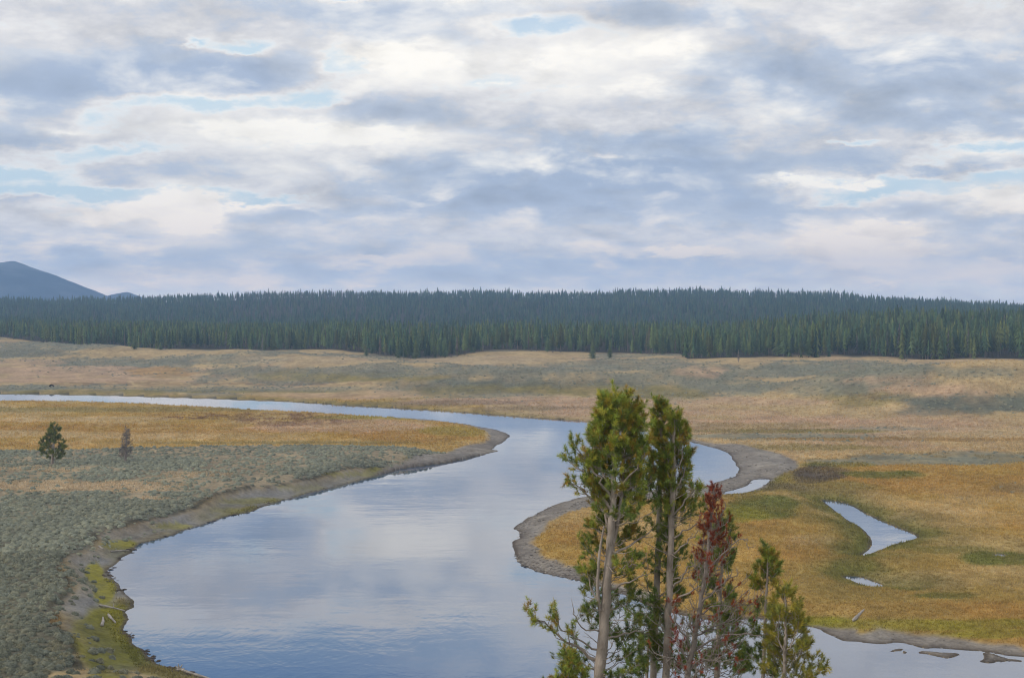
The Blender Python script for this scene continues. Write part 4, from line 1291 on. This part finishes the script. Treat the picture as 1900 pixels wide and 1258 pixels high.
def build_stones():
    """shore debris: clods and stones along the left waterline and on the gravel"""
    rng = np.random.default_rng(77)
    import itertools
    ico_v = []; 
    t = (1 + 5 ** .5) / 2
    iv = np.array([(-1,t,0),(1,t,0),(-1,-t,0),(1,-t,0),(0,-1,t),(0,1,t),(0,-1,-t),(0,1,-t),(t,0,-1),(t,0,1),(-t,0,-1),(-t,0,1)], float) / 1.9
    it = np.array([(0,11,5),(0,5,1),(0,1,7),(0,7,10),(0,10,11),(1,5,9),(5,11,4),(11,10,2),(10,7,6),(7,1,8),(3,9,4),(3,4,2),(3,2,6),(3,6,8),(3,8,9),(4,9,5),(2,4,11),(6,2,10),(8,6,7),(9,8,1)])
    Vs, Ts, Cs = [], [], []; off = 0
    N = 30000
    px = rng.uniform(0, 1900, N); py = rng.uniform(775, 1262, N)
    x, y = ground_pt(px, py, .1)
    d = water_dist(x, y); z = height(x, y, d); C, sage, gm = ground_color(x, y, z, d)
    left = (px < 640) & (py > 890) & (d > -.5) & (d < .9) & (rng.random(N) < .95) & (fbm(x / 2.5, y / 2.5, 3, 451) > .5)
    grav = (gm > .5) & (d > -.2) & (rng.random(N) < .30)
    for i in np.nonzero(left | grav)[0]:
        s = rng.uniform(.10, .36) if left[i] else rng.uniform(.06, .16) * (y[i] / 200)
        v = iv * rng.uniform(.6, 1.2, (12, 1)) * s * np.array([rng.uniform(.8, 1.6), 1, .45])
        Vs.append(v + np.array([x[i], y[i], max(z[i], -.02)])); Ts.append(it + off); off += 12
        c = (MUD * rng.uniform(.6, 1.3)) if left[i] else GRAVEL * rng.uniform(.55, 1.45)
        Cs.append(np.tile(c, (12, 1)))
    N = 42000
    px = rng.uniform(940, 1500, N); py = rng.uniform(815, 1100, N)
    x, y = ground_pt(px, py, .2)
    d = water_dist(x, y); z = height(x, y, d); C, sage, gm = ground_color(x, y, z, d)
    pebb = fbm(x / 4, y / 7, 3, 497)
    for i in np.nonzero((gm > .4) & (d > -.15) & (rng.random(N) < 1.6 * (pebb - .25)))[0]:
        s = .07 + .22 * rng.random() ** 3
        v = iv * rng.uniform(.6, 1.2, (12, 1)) * s * np.array([rng.uniform(.8, 1.5), 1, .55])
        Vs.append(v + np.array([x[i], y[i], max(z[i], -.02)])); Ts.append(it + off); off += 12
        Cs.append(np.tile(GRAVEL * rng.uniform(.5, 1.5), (12, 1)))
    o = make_obj('shore_stones', np.concatenate(Vs), np.concatenate(Ts), M_SAGE, np.concatenate(Cs)); o['kind'] = 'stuff'
build_stones()

# ------------------------------------------------------------------ air
def build_haze():
    m, nt = new_mat('valley_air'); b = NT(nt)
    v = b.n('ShaderNodeVolumePrincipled')
    v.inputs['Color'].default_value = (.40, .635, 1.0, 1)
    v.inputs['Density'].default_value = HAZE
    v.inputs['Anisotropy'].default_value = 0.4
    o = b.n('ShaderNodeOutputMaterial'); nt.links.new(v.outputs[0], o.inputs['Volume'])
    L = 5700.0; z0, z1 = -26.0, 200.0
    V = [(x, y, z) for z in (z0, z1) for x, y in ((-L, -L), (L, -L), (L, L), (-L, L))]
    q = [(3, 2, 1, 0), (4, 5, 6, 7), (0, 1, 5, 4), (1, 2, 6, 5), (2, 3, 7, 6), (3, 0, 4, 7)]
    h = make_obj('haze', V, np.array(q), m); h['kind'] = 'stuff'
HAZE = .00023
build_haze()

# ------------------------------------------------------------------ sky
SUN_EL, SUN_AZ = math.radians(17), math.radians(250)     # azimuth from +Y, clockwise: behind and to the left
THICK = [ # cloud mass: centre, radii (photo columns/rows of the sky direction), amount
 (150,148,330,52,.42),(420,130,160,40,.25),(60,165,150,40,.15),(780,45,170,42,.38),(640,30,120,30,.15),(730,203,130,26,.38),(1060,335,360,58,.42),(900,385,220,30,.22),(1250,300,160,30,.18),
 (1330,400,260,40,.20),(1600,300,190,24,.30),(1560,170,360,70,.18),(1780,110,180,60,.22),(1420,120,170,40,.15),(1750,235,240,40,.20),(1780,410,190,30,.26),(1420,380,140,30,.22),
 (60,270,150,34,.28),(330,310,130,24,.25),(150,330,90,14,.22),(80,375,50,9,.25),(510,205,70,14,.25),(385,232,34,10,.25),(560,400,190,22,.24),(420,455,330,30,.20),(120,470,200,26,.22),
 (900,500,420,34,.22),(1350,505,240,22,.16),(500,520,300,18,.16),(1830,308,60,14,.34),(1730,322,36,7,.3),(1655,352,26,8,.28),(1740,480,120,10,.24),(1820,445,160,14,.22),(1745,508,50,9,.2),
 (300,20,300,26,.12),(1150,30,200,26,.26),(1240,260,160,18,.22),(950,250,160,22,.05)]
GAPS = [(440,86,66,11,.50),(350,82,14,12,.3),(960,52,150,16,.40),(1040,34,60,14,.30),(380,190,190,17,.45),(600,180,70,20,.36),(640,120,36,40,.3),(190,215,60,16,.3),(120,290,120,16,.38),(230,275,80,9,.3),(60,330,110,14,.42),(230,365,170,12,.40),
 (100,355,100,10,.3),(490,372,90,10,.40),(1560,270,46,7,.40),(1830,275,120,12,.42),(1720,300,70,14,.3),(1870,330,70,24,.4),(1610,352,120,18,.36),(1700,350,120,16,.30),(1540,372,70,12,.36),(660,5,60,12,.4),(920,155,60,20,.22),(1120,288,34,8,.24),
 (150,-150,460,80,.6),(620,-130,300,70,.65),(300,-330,900,120,.6),(900,-420,900,90,.3),(1350,-300,500,120,.2),(1900,105,30,16,.2)]
WHITE = [(740,118,110,36,.9),(1000,130,150,44,.5),(1110,95,110,36,.5),(1250,92,80,32,1.),(1190,160,70,16,.7),(1050,175,60,20,.35),(920,160,30,8,.6),(560,245,200,34,.85),(690,258,110,22,1.),(420,235,130,28,.5),(335,395,70,38,1.),(200,398,80,16,.6),(100,235,60,10,.5),(150,238,40,10,.5),
 (1590,460,130,34,.8),(1270,470,70,10,.8),(1480,340,60,10,.5),(1580,343,40,8,.6),(1830,505,90,14,.5),(1850,370,110,22,.55),(1640,430,60,14,.4),(480,385,60,6,.6),(660,488,70,10,.4),(760,482,60,10,.4),(300,515,140,12,.35),(480,525,60,10,.4),
 (40,110,70,20,.25),(1390,5,70,14,.4),(850,-10,160,40,.7),(900,-130,200,50,.4),(560,330,80,20,.3),(800,100,200,30,.3),(670,532,30,6,.4),(1640,520,90,8,.3)]

def build_world():
    w = bpy.data.worlds.new('World'); scene.world = w; w.use_nodes = True
    nt = w.node_tree; nt.nodes.clear(); b = NT(nt)
    D = b.n('ShaderNodeTexCoord').outputs['Generated']
    sep = b.n('ShaderNodeSeparateXYZ'); nt.links.new(D, sep.inputs[0])
    x, y, z = sep.outputs
    yy = b.math('MAXIMUM', y, .08)
    U = b.math('MULTIPLY_ADD', b.math('DIVIDE', x, yy), F, CX)
    V = b.math('MULTIPLY_ADD', b.math('DIVIDE', z, yy), -F, HOR)
    zc = b.math('ADD', b.math('MAXIMUM', z, 0.0), .30)
    cp = b.n('ShaderNodeCombineXYZ'); b.put(cp.inputs[0], b.math('DIVIDE', x, zc)); b.put(cp.inputs[1], b.math('DIVIDE', y, zc))
    P = cp.outputs[0]
    warp = b.noise(P, 6.0, 6, .62, 0, 'Color')
    warp2 = b.noise(P, 22.0, 5, .62, 0, 'Color')
    uv = b.n('ShaderNodeCombineXYZ'); b.put(uv.inputs[0], U); b.put(uv.inputs[1], V)
    UV = b.vmath('ADD', uv.outputs[0], b.vmath('MULTIPLY', b.vmath('SUBTRACT', warp, (.5, .5, .5)), (260, 75, 0)))
    UV = b.vmath('ADD', UV, b.vmath('MULTIPLY', b.vmath('SUBTRACT', warp2, (.5, .5, .5)), (70, 30, 0)))
    def field(blobs, k=1.0):
        acc = None
        for cx, cy, rx, ry, a in blobs:
            q = b.vmath('MULTIPLY_ADD', UV, (1 / rx, 1 / ry, 0), (-cx / rx, -cy / ry, 0))
            g = b.math('POWER', 2.718, b.math('MULTIPLY', b.vmath('DOT_PRODUCT', q, q), -1.0))
            if blobs is WHITE and cy > 330: a = a * 2.3
            acc = b.math('MULTIPLY', g, a * k) if acc is None else b.math('MULTIPLY_ADD', g, a * k, acc)
        return acc
    n1 = b.noise(P, 10.5, 9, .60, .25)
    n2 = b.noise(b.vmath('ADD', P, (3.1, 7.7, 0)), 2.2, 4, .5)
    n3 = b.noise(b.vmath('ADD', P, (9.1, 1.7, 0)), 34.0, 6, .6, .2)
    n2 = b.noise(b.vmath('ADD', P, (3.1, 7.7, 0)), 2.2, 4, .5)
    ra = b.noise(P, 6.2, 8, .56, .3)
    rb = b.noise(b.vmath('MULTIPLY', P, (.94, .94, 1)), 6.2, 8, .56, .3)
    relief = b.math('MULTIPLY', b.math('SUBTRACT', ra, rb), b.math('MULTIPLY', b.mapr(n2, .35, .62, .25, 1.0), RELIEF))
    t = b.math('SUBTRACT', field(THICK, 1.04), field(GAPS, 1.2))
    t = b.math('ADD', t, .47)
    t = b.math('MULTIPLY_ADD', b.math('SUBTRACT', n1, .5), .70, t)
    t = b.math('MULTIPLY_ADD', b.math('SUBTRACT', n2, .5), .22, t)
    t = b.math('MULTIPLY_ADD', b.math('SUBTRACT', n3, .5), .30, t)
    wht = field(WHITE, 1.1)
    wht = b.math('MULTIPLY', wht, b.math('MULTIPLY_ADD', b.math('SUBTRACT', n3, .5), 1.6, b.math('MULTIPLY_ADD', b.math('SUBTRACT', n1, .5), 1.2, 1.0)), clamp=True)
    cloud = b.ramp(t, [(.32, (.93, .91, .88)), (.43, (.80, .785, .78)), (.55, (.67, .67, .695)), (.68, (.53, .59, .69)), (.92, (.42, .50, .64))])
    low = b.mapr(V, 330, 545, 0.0, 1.0)
    warm = b.mixc(low, (1.09, 1.04, .95, 1), (1.10, .90, .71, 1))
    cloud = b.mixc(wht, cloud, warm)
    lit = b.math('MULTIPLY', relief, b.mapr(V, -200, 480, .8, 2.1))
    cloud = b.mixc(b.math('MULTIPLY', b.math('MAXIMUM', b.math('SUBTRACT', lit, .03), 0.0), 2.4, clamp=True), cloud, warm)
    shd = b.math('MULTIPLY_ADD', b.math("MINIMUM", lit, 0.0), .6, 1.0)
    sc = b.n('ShaderNodeCombineXYZ'); [b.put(sc.inputs[i], shd) for i in range(3)]
    cloud = b.vmath('MULTIPLY', cloud, sc.outputs[0])
    cloud = b.mixc(b.math('MULTIPLY', low, .7), cloud, b.mixc(1.0, cloud, (1.03, .92, .82, 1), 'MULTIPLY'))
    cloud = b.mixc(b.math('MULTIPLY', low, .40), cloud, (.67, .665, .70, 1))
    boost = b.math('MULTIPLY_ADD', b.math('POWER', b.mapr(V, 300, 560, 0.0, 1.0), 1.6), .85, 1.0)
    bc = b.n('ShaderNodeCombineXYZ'); [b.put(bc.inputs[i], boost) for i in range(3)]
    cloud = b.vmath('MULTIPLY', cloud, bc.outputs[0])
    alpha = b.math('MAXIMUM', b.mapr(t, .10, .42, 0.0, 1.0), wht)
    sky = b.n('ShaderNodeTexSky', sky_type='NISHITA'); sky.sun_disc = False
    sky.sun_elevation = SUN_EL; sky.sun_rotation = SUN_AZ
    sky.altitude = 2300; sky.air_density = 1.0; sky.dust_density = 1.2; sky.ozone_density = 1.5
    # thin veil of high haze between the clouds, whiter towards the horizon
    veil = b.mapr(b.math('MAXIMUM', z, 0.0), .17, .29, .92, .08)
    skyc = b.mixc(veil, b.mixc(1.0, sky.outputs[0], (.34 * SKYK, .80 * SKYK, 1.45 * SKYK, 1), 'MULTIPLY'), (7.2, 8.7, 9.4, 1))
    col = b.mixc(alpha, skyc, b.mixc(1.0, cloud, (CLOUDK, CLOUDK, CLOUDK, 1), 'MULTIPLY'))
    bg = b.n('ShaderNodeBackground'); nt.links.new(col, bg.inputs[0]); bg.inputs[1].default_value = .1
    o = b.n('ShaderNodeOutputWorld'); nt.links.new(bg.outputs[0], o.inputs[0])
    w.cycles.sampling_method = 'MANUAL'; w.cycles.sample_map_resolution = 512
SKYK = 1.0; CLOUDK = 11.0; RELIEF = 1.0
build_world()

sun = bpy.data.lights.new('sun', 'SUN'); sun.energy = 1.5; sun.angle = math.radians(11); sun.color = (1.0, .90, .78)
so = bpy.data.objects.new('sun', sun); COL.objects.link(so)
sd = Vector((math.sin(SUN_AZ) * math.cos(SUN_EL), math.cos(SUN_AZ) * math.cos(SUN_EL), math.sin(SUN_EL)))
so.rotation_euler = sd.to_track_quat('Z', 'Y').to_euler(); so.location = (0, -20, 80)

cam = bpy.data.cameras.new('camera'); cam.sensor_width = 36; cam.lens = 36 * F / 1900
cam.clip_start = .2; cam.clip_end = 40000
co = bpy.data.objects.new('camera', cam); COL.objects.link(co)
co.location = (0, 0, CAMZ); co.rotation_euler = (math.pi / 2 - PITCH, 0, 0)
scene.camera = co

vs = scene.view_settings
scene.display_settings.display_device = 'sRGB'
vs.view_transform = 'Standard'; vs.look = 'None'; vs.exposure = 0.0; vs.gamma = 1.0; vs.use_curve_mapping = False
cy = scene.cycles
cy.max_bounces = 6; cy.diffuse_bounces = 3; cy.glossy_bounces = 3; cy.transmission_bounces = 2; cy.volume_bounces = 1; cy.transparent_max_bounces = 4
cy.use_denoising = True; cy.filter_width = 1.1
cy.caustics_reflective = False; cy.caustics_refractive = False
